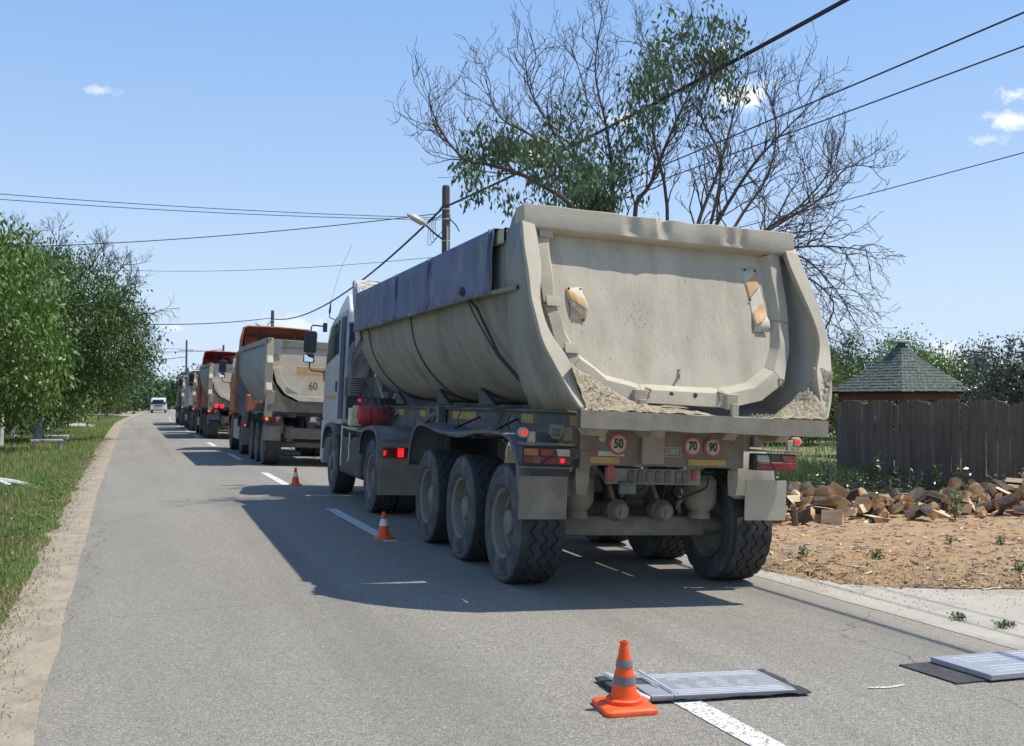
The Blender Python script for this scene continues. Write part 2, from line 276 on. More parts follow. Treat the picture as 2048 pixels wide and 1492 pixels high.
# ------------------------------------------------------------------ mesh helpers
class MB:
    def __init__(s): s.v = []; s.f = []; s.m = []

    def add(s, vs, fs, m=0):
        o = len(s.v); s.v += [tuple(p) for p in vs]; s.f += [tuple(i + o for i in f) for f in fs]; s.m += [m] * len(fs); return s

    def box(s, x0, x1, y0, y1, z0, z1, m=0, T=None):
        P = [(x0, y0, z0), (x1, y0, z0), (x1, y1, z0), (x0, y1, z0), (x0, y0, z1), (x1, y0, z1), (x1, y1, z1), (x0, y1, z1)]
        if T is not None: P = [T @ Vector(p) for p in P]
        return s.add(P, [(0, 3, 2, 1), (4, 5, 6, 7), (0, 1, 5, 4), (1, 2, 6, 5), (2, 3, 7, 6), (3, 0, 4, 7)], m)

    def tube(s, pts, r, n=6, m=0, cap=True, r1=None):
        pts = [Vector(p) for p in pts]; k = len(pts); rad = r if isinstance(r, (list, tuple)) else [r + ((r1 - r) * i / (k - 1) if r1 is not None else 0) for i in range(k)]
        V = []; F = []; up = None
        for i, p in enumerate(pts):
            d = (pts[min(i + 1, k - 1)] - pts[max(i - 1, 0)]);
            if d.length < 1e-9: d = Vector((0, 0, 1))
            d.normalize()
            if up is None: up = d.orthogonal().normalized()
            else:
                up = up - d * up.dot(d)
                up = up.normalized() if up.length > 1e-6 else d.orthogonal().normalized()
            q = d.cross(up)
            for j in range(n):
                a = 2 * math.pi * j / n; V.append(p + (up * math.cos(a) + q * math.sin(a)) * rad[i])
        for i in range(k - 1):
            for j in range(n):
                F.append((i * n + j, i * n + (j + 1) % n, (i + 1) * n + (j + 1) % n, (i + 1) * n + j))
        if cap: F.append(tuple(range(n))[::-1]); F.append(tuple((k - 1) * n + j for j in range(n)))
        return s.add(V, F, m)

    def lathe(s, prof, n=32, axis='x', c=(0, 0, 0), m=0, ms=None):
        V = []; F = []; k = len(prof)
        for (r, h) in prof:
            for j in range(n):
                a = 2 * math.pi * j / n; A, B = r * math.cos(a), r * math.sin(a)
                p = (h, A, B) if axis == 'x' else ((A, h, B) if axis == 'y' else (A, B, h))
                V.append((p[0] + c[0], p[1] + c[1], p[2] + c[2]))
        o = len(s.v); s.v += V
        for i in range(k - 1):
            for j in range(n):
                s.f.append((o + i * n + j, o + i * n + (j + 1) % n, o + (i + 1) * n + (j + 1) % n, o + (i + 1) * n + j)); s.m.append(ms[i] if ms else m)
        return s

    def prism(s, poly, a, b, axis='x', m=0):
        n = len(poly); V = []
        for h in (a, b):
            for (p, q) in poly:
                V.append((h, p, q) if axis == 'x' else ((p, h, q) if axis == 'y' else (p, q, h)))
        F = [tuple(range(n)), tuple(range(n, 2 * n))[::-1]] + [(i, (i + 1) % n, n + (i + 1) % n, n + i) for i in range(n)]
        return s.add(V, F, m)

    def loft(s, rows, m=0, closed=False):
        V = [p for r in rows for p in r]; n = len(rows[0]); F = []
        for i in range(len(rows) - 1):
            for j in range(n if closed else n - 1):
                F.append((i * n + j, i * n + (j + 1) % n, (i + 1) * n + (j + 1) % n, (i + 1) * n + j))
        return s.add(V, F, m)

    def mesh(s, name, mats):
        me = bpy.data.meshes.new(name); me.from_pydata(s.v, [], s.f)
        for x in (mats if isinstance(mats, (list, tuple)) else [mats]): me.materials.append(M[x] if isinstance(x, str) else x)
        if any(s.m): me.polygons.foreach_set('material_index', s.m)
        me.update(); return me

    def build(s, name, mats, parent=None, smooth=False, bevel=0, solid=0, loc=None, rot=None, fix=True, label=None, off=0, seg=1, sub=0):
        me = s.mesh(name, mats)
        if fix:
            import bmesh
            bm = bmesh.new(); bm.from_mesh(me); bmesh.ops.recalc_face_normals(bm, faces=bm.faces); bm.to_mesh(me); bm.free()
        o = bpy.data.objects.new(name, me); COL.objects.link(o)
        if parent is not None: o.parent = parent
        if loc: o.location = loc
        if rot: o.rotation_euler = rot
        if smooth:
            me.polygons.foreach_set('use_smooth', [True] * len(me.polygons))
            if smooth != 'full':
                try: me.set_sharp_from_angle(angle=R(38))
                except Exception: pass
        if solid: md = o.modifiers.new('solid', 'SOLIDIFY'); md.thickness = solid; md.offset = off
        if bevel: md = o.modifiers.new('bevel', 'BEVEL'); md.width = bevel; md.segments = seg; md.limit_method = 'ANGLE'; md.angle_limit = R(35)
        if sub: md = o.modifiers.new('sub', 'SUBSURF'); md.levels = sub; md.render_levels = sub
        if label: o['label'] = label
        return o


def tag(o, label=None, cat=None, group=None, kind=None):
    if label: o['label'] = label
    if cat: o['category'] = cat
    if group: o['group'] = group
    if kind: o['kind'] = kind
    return o


def empty(name, loc=(0, 0, 0), rot=(0, 0, 0), **kw):
    o = bpy.data.objects.new(name, None); COL.objects.link(o); o.location = loc; o.rotation_euler = rot; o.empty_display_size = .2
    return tag(o, **kw)


def copy_tree(o, parent=None):
    c = o.copy(); COL.objects.link(c); c.parent = parent
    for ch in list(o.children): copy_tree(ch, c)
    return c


def text(name, s, size, matn, parent, loc, rot, depth=.002, bold=.0, xs=1.0):
    cu = bpy.data.curves.new(name, 'FONT'); cu.body = s; cu.size = size; cu.align_x = 'CENTER'; cu.align_y = 'CENTER'; cu.extrude = depth; cu.offset = bold; cu.resolution_u = 3
    t = bpy.data.objects.new(name + '_tmp', cu); COL.objects.link(t); bpy.context.view_layer.update()
    me = bpy.data.meshes.new_from_object(t); bpy.data.objects.remove(t); me.materials.clear(); me.materials.append(M[matn])
    o = bpy.data.objects.new(name, me); COL.objects.link(o); o.parent = parent; o.location = loc; o.rotation_euler = rot; o.scale = (xs, 1, 1)
    return o


def quads_mesh(name, V, F, matn, tone=None, parent=None, extra=None):
    """numpy verts (n,3) and faces (m,k)"""
    me = bpy.data.meshes.new(name); k = F.shape[1]
    me.vertices.add(len(V)); me.vertices.foreach_set('co', np.ascontiguousarray(V, dtype=np.float32).ravel())
    me.loops.add(F.size); me.loops.foreach_set('vertex_index', np.ascontiguousarray(F, dtype=np.int32).ravel())
    me.polygons.add(len(F)); me.polygons.foreach_set('loop_start', np.arange(0, F.size, k, dtype=np.int32))
    try: me.polygons.foreach_set('loop_total', np.full(len(F), k, dtype=np.int32))
    except Exception: pass
    if tone is not None:
        a = me.attributes.new('tone', 'FLOAT', 'FACE'); a.data.foreach_set('value', np.ascontiguousarray(tone, dtype=np.float32))
    me.materials.append(M[matn]); me.update(calc_edges=True); me.validate()
    o = bpy.data.objects.new(name, me); COL.objects.link(o)
    if parent is not None: o.parent = parent
    return o


# ------------------------------------------------------------------ ground and road
CROWN = 2.45; SLOPE = 0.0437


def bend(y): return .00062 * max(0, y - 62) ** 2


def lane_z(x, y=0):
    x = x - bend(y)
    return -(max(0, x - CROWN)) * SLOPE if x < 5.6 else -(5.6 - CROWN) * SLOPE


def ground_z(x, y):
    xx = x - bend(y)
    if xx < -.8: z = -.02 - .10 * min(1, (-.8 - xx) / 1.5) + (.05 * mnoise.noise(Vector((x * .35, y * .35, 0))) if xx < -1.4 else 0)
    elif xx < 5.6: z = lane_z(x, y) - .05
    else:
        z = -.165
        m = min(1, max(0, (xx - 6.6) / 1.5)) * min(1, max(0, (y - 6.3) / 1.2))
        z += .07 * m * math.exp(-((y - 9) / 4) ** 2) + .012 * mnoise.noise(Vector((x * 1.1, y * 1.1, 3))) * min(1, (xx - 5.6) / 3)
    return z


def axis_vals(segs):
    out = []
    for a, b, n in segs: out += [a + (b - a) * i / n for i in range(n)]
    return out + [segs[-1][1]]


xs = axis_vals([(-900, -60, 10), (-60, -12, 12), (-12, -.4, 30), (-.4, 5.7, 10), (5.7, 14, 34), (14, 40, 20), (40, 1200, 12)])
ys = axis_vals([(-60, 0, 12), (0, 22, 66), (22, 60, 40), (60, 180, 40), (180, 1600, 14)])
V = np.array([(x, y, ground_z(x, y)) for y in ys for x in xs]); nx = len(xs)
F = np.array([(j * nx + i, j * nx + i + 1, (j + 1) * nx + i + 1, (j + 1) * nx + i) for j in range(len(ys) - 1) for i in range(nx - 1)])
tag(quads_mesh('ground', V, F, 'verge_soil'), kind='structure')

# road: gently wavy sheet with a crown at the centre line
rx = [-.55, -.3, 0, .8, 1.6, 2.3, 2.45, 2.6, 3.4, 4.2, 5.0, 5.45, 5.62]
ry = axis_vals([(-40, 0, 10), (0, 24, 60), (24, 60, 30), (60, 215, 60)])
rows = []
for y in ry:
    row = []
    for i, x in enumerate(rx):
        xx = x
        if i == 0: xx = -.52 - .24 * min(1, max(0, (y - 5) / 13.0)) + .05 * mnoise.noise(Vector((0, y * .8, 0))) + .02 * mnoise.noise(Vector((5, y * 3, 0)))
        if i == len(rx) - 1: xx = 5.62 + .03 * mnoise.noise(Vector((9, y * 2, 0)))
        row.append((xx + bend(y), y, lane_z(x + bend(y), y) + (.012 if i else -.012)))
    rows.append(row)
tag(MB().loft(rows).build('road', 'asphalt', smooth='full'), kind='structure')
# sandy shoulder on the left
rows = []
for y in ry:
    row = []
    for i, x in enumerate((-1.25, -1.08, -.9, -.6, -.3)):
        n_ = .10 * mnoise.noise(Vector((x, y * .7, 4)))
        row.append((x + n_ + (-.25 if i == 1 and y < 9 else 0) + bend(y), y, (-.12, -.03, -.006, .004, .0)[i]))
    rows.append(row)
tag(MB().loft(rows).build('road_shoulder', 'sand', smooth='full'), kind='structure')
# lane dashes
mbd = MB()
for a, b in ((1.6, 4.9), (10.7, 14.25), (18.4, 21.8), (26.6, 29.9), (34.9, 38.1), (43.2, 46.4), (51.4, 54.6), (59.6, 62.8), (67.8, 71), (76, 79), (84, 87), (92, 95), (-8, -4.6)):
    n = 8
    for i in range(n):
        y0, y1 = a + (b - a) * i / n, a + (b - a) * (i + 1) / n
        x0, x1 = 2.60, 2.76
        mbd.add([(x0 + bend(y0), y0, lane_z(x0, 0) + .0165), (x1 + bend(y0), y0, lane_z(x1, 0) + .0165), (x1 + bend(y1), y1, lane_z(x1, 0) + .0165), (x0 + bend(y1), y1, lane_z(x0, 0) + .0165)], [(0, 1, 2, 3)])
tag(mbd.build('road_marking', 'paint'), kind='structure')
# chalk strokes on the asphalt
mb = MB()
for pts in ([(3.84, 4.52), (3.97, 4.50), (4.1, 4.53)], [(2.33, 12.75), (2.38, 13.0), (2.62, 13.05)], [(2.33, 12.75), (2.42, 12.7)], [(2.72, 10.6), (2.95, 10.55)]):
    for (x0, y0), (x1, y1) in zip(pts, pts[1:]):
        mb.add([(x0, y0 - .012, lane_z(x0) + .0165), (x1, y1 - .012, lane_z(x1) + .0165), (x1, y1 + .012, lane_z(x1) + .0165), (x0, y0 + .012, lane_z(x0) + .0165)], [(0, 1, 2, 3)])
tag(mb.build('chalk_mark', 'paint'), kind='structure')
# pale side road at the far end on the left
mb = MB(); mb.loft([[(-14, 128, -.06), (-14, 150, -.06)], [(-2, 112, -.03), (-1, 150, -.03)], [(.9, 96, .002), (3.2, 150, .002)]])
tag(mb.build('side_track', 'sand'), kind='structure')

# concrete driveway on the right
dr = [(5.60, 9.2), (5.83, 8.2), (6.04, 7.45), (6.45, 7.12), (6.9, 6.9), (7.3, 6.72), (8.6, 6.35), (12, 5.6), (22, 4), (22, -12), (5.6, -12)]
mb = MB(); poly = []
for i, (x, y) in enumerate(dr):
    poly.append((x, y))
inner = [(5.60, y) for x, y in dr]
edge = []
for (x0, y0), (x1, y1) in zip(dr[:8], dr[1:9]):
    for k in range(6):
        t = k / 6; edge.append((x0 + (x1 - x0) * t + .025 * rnd.uniform(-1, 1), y0 + (y1 - y0) * t + .03 * rnd.uniform(-1, 1)))
edge.append((22, 4))
rows = [[(x, y, -.118), (5.61 + (x - 5.61) * .5, y - (.5 * max(0, 8.6 - y) if x > 6 else 0) * 0 - 0, -.120), (5.61, y, -.124)] for x, y in edge]
rows2 = rows + [[(22, -12, -.118), (13, -12, -.12), (5.61, -12, -.124)]]
mb.loft(rows2)
tag(mb.build('driveway', 'concrete'), kind='structure')
# thin worn seam strip of cement along the asphalt edge
mb = MB(); rows = []
for i in range(70):
    y = -6 + i * .225
    rows.append([(5.57 + .02 * mnoise.noise(Vector((0, y * 2, 8))), y, lane_z(5.57) + .0165), (5.63 + .01 * mnoise.noise(Vector((3, y * 2, 8))), y, -.112)])
tag(mb.loft(rows).build('kerb_strip', 'concrete'), kind='structure')


def slab_mound(name, matn, cx0, cx1, cy0, cy1, zf, n=50):
    rows = []
    for j in range(n):
        y = cy0 + (cy1 - cy0) * j / (n - 1); rows.append([(x, y, zf(x, y)) for x in [cx0 + (cx1 - cx0) * i / (n - 1) for i in range(n)]])
    return tag(MB().loft(rows).build(name, matn, smooth='full'), kind='structure')


def drive_edge(x):
    pts = [(5.62, 8.5), (5.83, 8.2), (6.04, 7.45), (6.45, 7.12), (6.9, 6.9), (7.3, 6.72), (8.6, 6.35), (12, 5.6), (22, 4)]
    for (x0, y0), (x1, y1) in zip(pts, pts[1:]):
        if x <= x1: return y0 + (y1 - y0) * (x - x0) / (x1 - x0)
    return 4


def mound_z(x, y):
    e = y - drive_edge(x); k = min(1, max(0, e / 1.4)); k = k * k * (3 - 2 * k)
    z = -.155 + .13 * k + .02 * mnoise.noise(Vector((x * 1.7, y * 1.7, 1))) * k + .018 * mnoise.noise(Vector((x * 6, y * 6, 1))) * min(1, max(0, e * 3))
    if x < 6.6: z -= .05 * (6.6 - x)
    return z


rows = []
for i in range(70):
    x = 5.62 + i * .13; ye = drive_edge(x) - .03
    rows.append([(x + .02 * rnd.uniform(-1, 1), ye + (13.2 - ye) * (j / 44.0) ** 1.3 + (.03 * mnoise.noise(Vector((x * 9, j, 2))) if j == 0 else 0), mound_z(x, ye + (13.2 - ye) * (j / 44.0) ** 1.3) + (.045 if j == 0 else .03)) for j in range(45)])
tag(MB().loft(rows).build('sawdust_ground', 'sawdust', smooth='full'), kind='structure')
# dusty earth strip right of the lorries
rows = []
for i in range(60):
    y = 8.3 + i * 1.3; rows.append([(x + bend(y) + .05 * rnd.uniform(-1, 1), y, z) for x, z in ((5.55, -.135), (6.2, -.12), (7.4, -.13), (8.6, -.2))])
tag(MB().loft(rows).build('earth_verge', 'earth', smooth='full'), kind='structure')


# ------------------------------------------------------------------ wheels
TR = .515


def tyre_mesh(W, full=True, nseg=96):
    """tyre along local x; outside face at x = -W/2. Zigzag grooves are real geometry."""
    nseg = nseg if full else 40
    mb = MB(); hw = W / 2
    gro = [-.25, 0, .25] if full else []
    cols = [(-hw * .985, TR - .028, 0)]
    edge = hw * .93
    cols.append((-edge, TR - .006, 0))
    for g in gro:
        c = g * W
        cols += [(c - .012, TR - .001, 1), (c - .008, TR - .016, 1), (c + .008, TR - .016, 1), (c + .012, TR - .001, 1)]
    cols += [(edge, TR - .006, 0), (hw * .985, TR - .028, 0)]
    V = []; n = len(cols)
    for k in range(nseg):
        a = 2 * math.pi * k / nseg; zz = (.02 if (k // 2) % 2 else -.02) if full else 0
        lug = (-.012 if (k % 4 == 0) else 0) if full else 0
        for i, (x, r, z) in enumerate(cols):
            rr = r + (lug if i in (0, 1, n - 1, n - 2) else 0)
            V.append((x + (zz if z else 0), rr * math.cos(a), rr * math.sin(a)))
    F = [(k * n + i, ((k + 1) % nseg) * n + i, ((k + 1) % nseg) * n + i + 1, k * n + i + 1) for k in range(nseg) for i in range(n - 1)]
    mb.add(V, F, 1)
    side = [(TR - .028, -hw * .985), (TR - .05, -hw), (.44, -hw - .006), (.435, -hw - .010), (.425, -hw - .010), (.42, -hw - .006), (.36, -hw - .012), (.33, -hw - .012), (.325, -hw - .006), (.302, -hw + .004), (.296, -hw + .02)]
    mb.lathe(side, nseg, ms=[0] * 10)
    mb.lathe([(r, -x) for r, x in side], nseg, ms=[0] * 10)
    return mb


RIM_IN = None


def make_wheel(parent, x, y, side, W=.385, kind='deep', detail=True):
    """side -1: left wheel (outside faces -x)"""
    w = MB()
    hw = W / 2; s = 1
    if kind == 'deep':
        prof = [(.302, -hw + .0), (.296, -hw + .012), (.275, -hw + .02), (.262, -hw + .06), (.255, -hw + .10), (.235, -hw + .115), (.225, -hw + .16), (.20, -hw + .19), (.15, -hw + .185), (.13, -hw + .17)]
        w.lathe(prof, 36)
        w.lathe([(.11, -hw + .175), (.108, -hw + .06), (.095, -hw + .045), (.0, -hw + .042)], 24)
        for k in range(10):
            a = 2 * math.pi * k / 10; c = (-hw + .165, .165 * math.cos(a), .165 * math.sin(a))
            w.tube([c, (c[0] - .03, c[1], c[2])], .014, 6)
    else:
        prof = [(.302, -hw + .0), (.296, -hw + .012), (.272, -hw + .03), (.262, -hw + .07), (.235, -hw + .085), (.19, -hw + .02), (.15, -hw - .005), (.12, -hw - .005)]
        w.lathe(prof, 36)
        w.lathe([(.12, -hw - .005), (.115, -hw - .05), (.0, -hw - .06)], 20)
    w.lathe([(.302, hw), (.28, hw - .03), (.25, hw - .1), (.16, hw - .14), (.0, hw - .14)], 24)
    rot = (0, 0, 0) if side < 0 else (0, 0, math.pi)
    o = w.build('wheel', 'rim', parent, smooth=True, loc=(x, y, TR - .008), rot=rot)
    tyre_mesh(W, detail).build('tyre', ['rubber', 'tread'], o, smooth=True)
    if kind != 'deep':
        hb = MB()
        for k in range(10):
            a = 2 * math.pi * (k + .5) / 10; c = (-hw + .046, .222 * math.cos(a), .222 * math.sin(a))
            hb.lathe([(.026, 0), (.0, -.001)], 10, c=(c[0] - .008, c[1], c[2]))
        hb.build('hand_hole', 'ink', o)
    return o


def path_strip(mb, path, x0, x1, lip=.05):
    """mudguard: path in (y, z), from x0 to x1, with a turned-down outer lip"""
    rows = []
    for i, (y, z) in enumerate(path):
        a = path[max(0, i - 1)]; b = path[min(len(path) - 1, i + 1)]
        t = Vector((b[0] - a[0], b[1] - a[1])).normalized(); n = Vector((-t.y, t.x))
        if n.y < 0 and abs(t.x) > .5: n = -n
        cz = sum(p[1] for p in path) / len(path) - .3; cy = sum(p[0] for p in path) / len(path)
        inn = Vector((cy - y, cz - z)).normalized()
        rows.append([(x0, y + inn.x * lip, z + inn.y * lip), (x0, y, z), (x0 + .03 * (1 if x1 > x0 else -1), y - inn.x * .012, z - inn.y * .012), (x1, y - inn.x * .012, z - inn.y * .012), (x1, y + inn.x * .03, z + inn.y * .03)])
    mb.loft(rows); return mb


def smooth_path(p, n=4):
    out = []
    for i in range(len(p) - 1):
        p0, p1, p2, p3 = [Vector(p[max(0, min(len(p) - 1, i + k))]) for k in (-1, 0, 1, 2)]
        for j in range(n):
            t = j / n; out.append(tuple(.5 * ((2 * p1) + (-p0 + p2) * t + (2 * p0 - 5 * p1 + 4 * p2 - p3) * t * t + (-p0 + 3 * p1 - 3 * p2 + p3) * t ** 3)))
    out.append(tuple(p[-1])); return out


HULL = [(1.27, 3.03), (1.255, 2.5), (1.19, 2.2), (1.04, 1.93), (.85, 1.73), (.66, 1.6), (.4, 1.53), (0, 1.51)]
BOXY = [(1.27, 3.03), (1.27, 2.6), (1.26, 2.25), (1.10, 1.95), (.93, 1.68), (.80, 1.52), (.45, 1.5), (0, 1.5)]


def full_profile(h): return [(-x, z) for x, z in h] + [(x, z) for x, z in h[::-1][1:]]


def lathe_part(parent, name, matn, prof, axis, c, n=20): return MB().lathe(prof, n, axis, c).build(name, matn, parent, smooth=True)


def make_tail_light(parent, cx, y, cz, mirror, lit=True, dead=False):
    """housing with lens segments; mirror=+1 for the left lamp (outer end towards -x)"""
    s = -1 if mirror > 0 else 1; W = .43; H = .145
    hs = MB().box(cx - W / 2, cx + W / 2, y, y + .09, cz - H / 2, cz + H / 2)
    h = hs.build('tail_light', 'black_metal', parent, bevel=.008)
    X = lambda t: cx - mirror * (W / 2 - .015 - t * (W - .03))
    def lens(nm, t0, t1, z0, z1, m, t0b=None, t1b=None):
        t0b = t0 if t0b is None else t0b; t1b = t1 if t1b is None else t1b
        p = [(X(t0b), cz + z0 * H), (X(t1b), cz + z0 * H), (X(t1), cz + z1 * H), (X(t0), cz + z1 * H)]
        MB().prism(p, y - .012, y - .002, 'y').build(nm, m, h, bevel=.003)
    if not dead:
        lens('amber_lens', .0, .30, .02, .42, 'lamp_amber')
        lens('red_lens', .0, .45, -.42, -.0, 'lamp_red_dark', 0, .34)
        lens('red_lens', .32, .66, .02, .42, 'lamp_red', .36, .56)
        lens('clear_lens', .68, .98, .02, .42, 'lamp_clear', .72, .98)
        lens('red_lens', .58, .99, -.42, -.02, 'lamp_red_dark', .36, .99)
        if lit: lathe_part(h, 'lit_lamp', 'lamp_lit', [(.020, 0), (.016, -.008), (0, -.01)], 'y', (X(.82), y - .012, cz - .22 * H), 12)
    else:
        lens('red_lens', .0, .40, .02, .42, 'lamp_red', 0, .30)
        lens('red_lens', .0, .64, -.42, -.0, 'lamp_red', 0, .5)
        lens('clear_lens', .70, .98, .02, .42, 'lamp_clear', .66, .98)
        lens('red_lens', .66, .99, -.42, -.02, 'lamp_red_dark', .52, .99)
    return h


def speed_sign(parent, cx, y, cz, r, s, size):
    o = lathe_part(parent, 'speed_sign', 'sign_red', [(0, y), (r, y), (r, y + .006), (0, y + .006)][::-1] and [(r, .006), (r, 0), (0, -.0005)], 'y', (cx, y, cz), 32)
    lathe_part(o, 'sign_face', 'sign_white', [(r * .76, 0), (0, -.0006)], 'y', (cx, y - .0025, cz), 32)
    text('sign_number', s, size, 'ink', o, (cx, y - .0045, cz), (R(90), 0, 0), .001, .004, .8)
    return o


def make_mirror(parent, x, y, z, s=-1, arm_to=None):
    h = MB().prism([(-.1, -.2), (.09, -.2), (.115, -.17), (.115, .17), (.09, .2), (-.1, .2), (-.115, .17), (-.115, -.17)], -.05, .05, 'y')
    m = h.build('side_mirror', 'plastic', parent, bevel=.02, seg=2, loc=(x, y, z), rot=(0, 0, R(-14 * s * -1)))
    MB().prism([(-.09, -.08), (.08, -.08), (.1, -.05), (.1, .05), (.08, .085), (-.08, .085), (-.1, .06), (-.1, -.06)], -.045, .045, 'y').build('wide_mirror', 'plastic', m, bevel=.015, loc=(-.015, 0, -.30))
    MB().prism([(-.075, -.065), (.075, -.065), (.085, .0), (.0, .02), (-.05, .065), (-.08, .06)], -.051, -.0475, 'y').build('mirror_glass', 'mirror', m, loc=(-.015, 0, -.30))
    ax = 1.2 * s - x
    a = MB().tube([(0, 0, .18), (0, .0, .27), (.03, .02, .31), (ax * .85, .06, .30), (ax, .08, .28)], .014, 6)
    a.tube([(0, 0, -.36), (0, .0, -.47), (.04, .01, -.52), (ax * .8, .03, -.53), (ax * .97, .04, -.56)], .014, 6)
    a.box(ax * .93, ax, -.0, .09, -.70, -.5).box(ax * .75, ax, .0, .12, .2, .36)
    a.build('mirror_arm', 'plastic', m)
    return m


def make_cab(T, y0, color, roof='low', door='cab_white', rear='deep_blue', h=3.05, L=1.95, detail=True, visor=None):
    """cab from y0 (rear wall) forward"""
    X = 1.20
    prof = [(y0, 1.18), (y0, h - .12), (y0 + .06, h), (y0 + .15, h + .02), (y0 + L * .55, h - .02), (y0 + L * .82, h - .16), (y0 + L * .93, h - .42), (y0 + L, h - 1.15), (y0 + L + .02, 1.35), (y0 + L + .02, .62), (y0 + L - .25, .55), (y0 + L - .32, .95), (y0 + L - .5, 1.12), (y0 + L - 1.2, 1.15), (y0 + .25, 1.15)]
    cab = MB().prism(prof, -X, X).build('cab', color, T, bevel=.06, seg=3, smooth=True)
    # rear wall plate, dark
    MB().box(-X + .07, X - .07, y0 - .012, y0 + .05, 1.25, h - .15).build('rear_wall', rear, cab, bevel=.01)
    for s in (-1, 1):
        MB().box(s * X - .006, s * X + .006, y0 + .0, y0 + .31, 1.25, h - .1).build('corner_panel', rear if detail else color, cab, bevel=.004)
        d = MB().prism([(y0 + .34, 1.22), (y0 + .34, h - .1), (y0 + L * .62, h - .12), (y0 + L * .86, h - .45), (y0 + L - .1, h - 1.05), (y0 + L - .08, 1.25)], s * (X + .001), s * (X + .016)).build('door', door, cab, bevel=.006)
        MB().prism([(y0 + .48, h - .70), (y0 + .44, h - .16), (y0 + L * .58, h - .19), (y0 + L * .80, h - .48), (y0 + L * .86, h - .86)], s * (X + .016), s * (X + .022)).build('window', 'glass', d)
        MB().box(min(s * (X + .016), s * (X + .026)), max(s * (X + .016), s * (X + .026)), y0 + .42, y0 + .60, h - 1.35, h - 1.17).build('handle', 'plastic', d, bevel=.006)
        if detail:
            fr = MB()
            fr.box(min(s * (X + .016), s * (X + .034)), max(s * (X + .016), s * (X + .034)), y0 + .43, y0 + .47, h - .72, h - .14).box(min(s * (X + .016), s * (X + .03)), max(s * (X + .016), s * (X + .03)), y0 + .80, y0 + .83, h - .76, h - .18)
            fr.build('window_frame', 'plastic', d)
            MB().box(min(s * (X + .016), s * (X + .022)), max(s * (X + .016), s * (X + .022)), y0 + .45, y0 + 1.55, 1.58, 1.64).build('stripe', 'yellow_tape', d)
    MB().prism([(y0 + L + .022, h - 1.2), (y0 + L - .14, h - .42), (y0 + L - .13, h - .40), (y0 + L + .035, h - 1.2)], -1.05, 1.05).build('windscreen', 'glass', cab)
    # wheel arch panels and steps
    for s in (-1, 1):
        path = [(y0 + L - .28, .70), (y0 + L - .34, .95), (y0 + L - .6, 1.13), (y0 + L - 1.1, 1.15), (y0 + L - 1.42, 1.05), (y0 + L - 1.58, .72)]
        path_strip(MB(), smooth_path(path, 3), s * 1.23, s * .85).build('mudguard', 'mudguard' if color != 'cab_brown' else 'cab_brown', T, smooth=True, solid=.012)
        MB().prism([(y0 + L - .3, 1.2), (y0 + L + .02, 1.2), (y0 + L + .03, .5), (y0 + L - .2, .42), (y0 + L - .3, .7)], s * 1.0, s * 1.215).build('step_panel', door, T, bevel=.02)
        make_mirror(T, s * 1.48, y0 + L + .05, h - .44, s)
    if roof == 'high':
        # roof air deflector, open at the back
        rows = []
        for (y, hh, xx) in ((y0 + .05, .78, 1.13), (y0 + .3, .80, 1.12), (y0 + .8, .62, 1.10), (y0 + 1.3, .30, 1.05), (y0 + 1.6, .04, 1.0)):
            rows.append([(-xx, y, h - .05), (-xx + .02, y, h + hh * .6), (-xx + .07, y, h + hh * .93), (-xx + .2, y, h + hh), (0, y, h + hh + .02), (xx - .2, y, h + hh), (xx - .07, y, h + hh * .93), (xx - .02, y, h + hh * .6), (xx, y, h - .05)])
        sp = MB().loft(rows).build('roof_deflector', visor or color, T, smooth=True, solid=.05, bevel=.01)
        for sx in (-.55, .55): MB().tube([(sx, y0 + .45, h - .02), (sx, y0 + .2, h + .7)], .05, 6).build('strut', 'black_metal', sp)
        rows = []
        for (y, z) in ((y0 + .55, h + .02), (y0 + .35, h + .30), (y0 + .75, h + .52)): rows.append([(-1.0, y, z), (1.0, y, z)])
        MB().loft(rows).build('inner_panel', visor or color, sp, solid=.02)
    else:
        MB().prism([(y0 - .06, h - .22), (y0 - .06, h - .02), (y0 + .16, h + .27), (y0 + .34, h + .27), (y0 + .9, h + .12), (y0 + 1.3, h - .08)], -1.15, 1.15).build('roof_fairing', 'van_white' if door == 'cab_white' else door, T, bevel=.03, seg=2)
        b = lathe_part(T, 'beacon', 'beacon', [(.065, 0), (.07, .03), (.06, .09), (.03, .12), (0, .125)], 'z', (-.98, y0 + .62, h + .19), 14)
    return cab


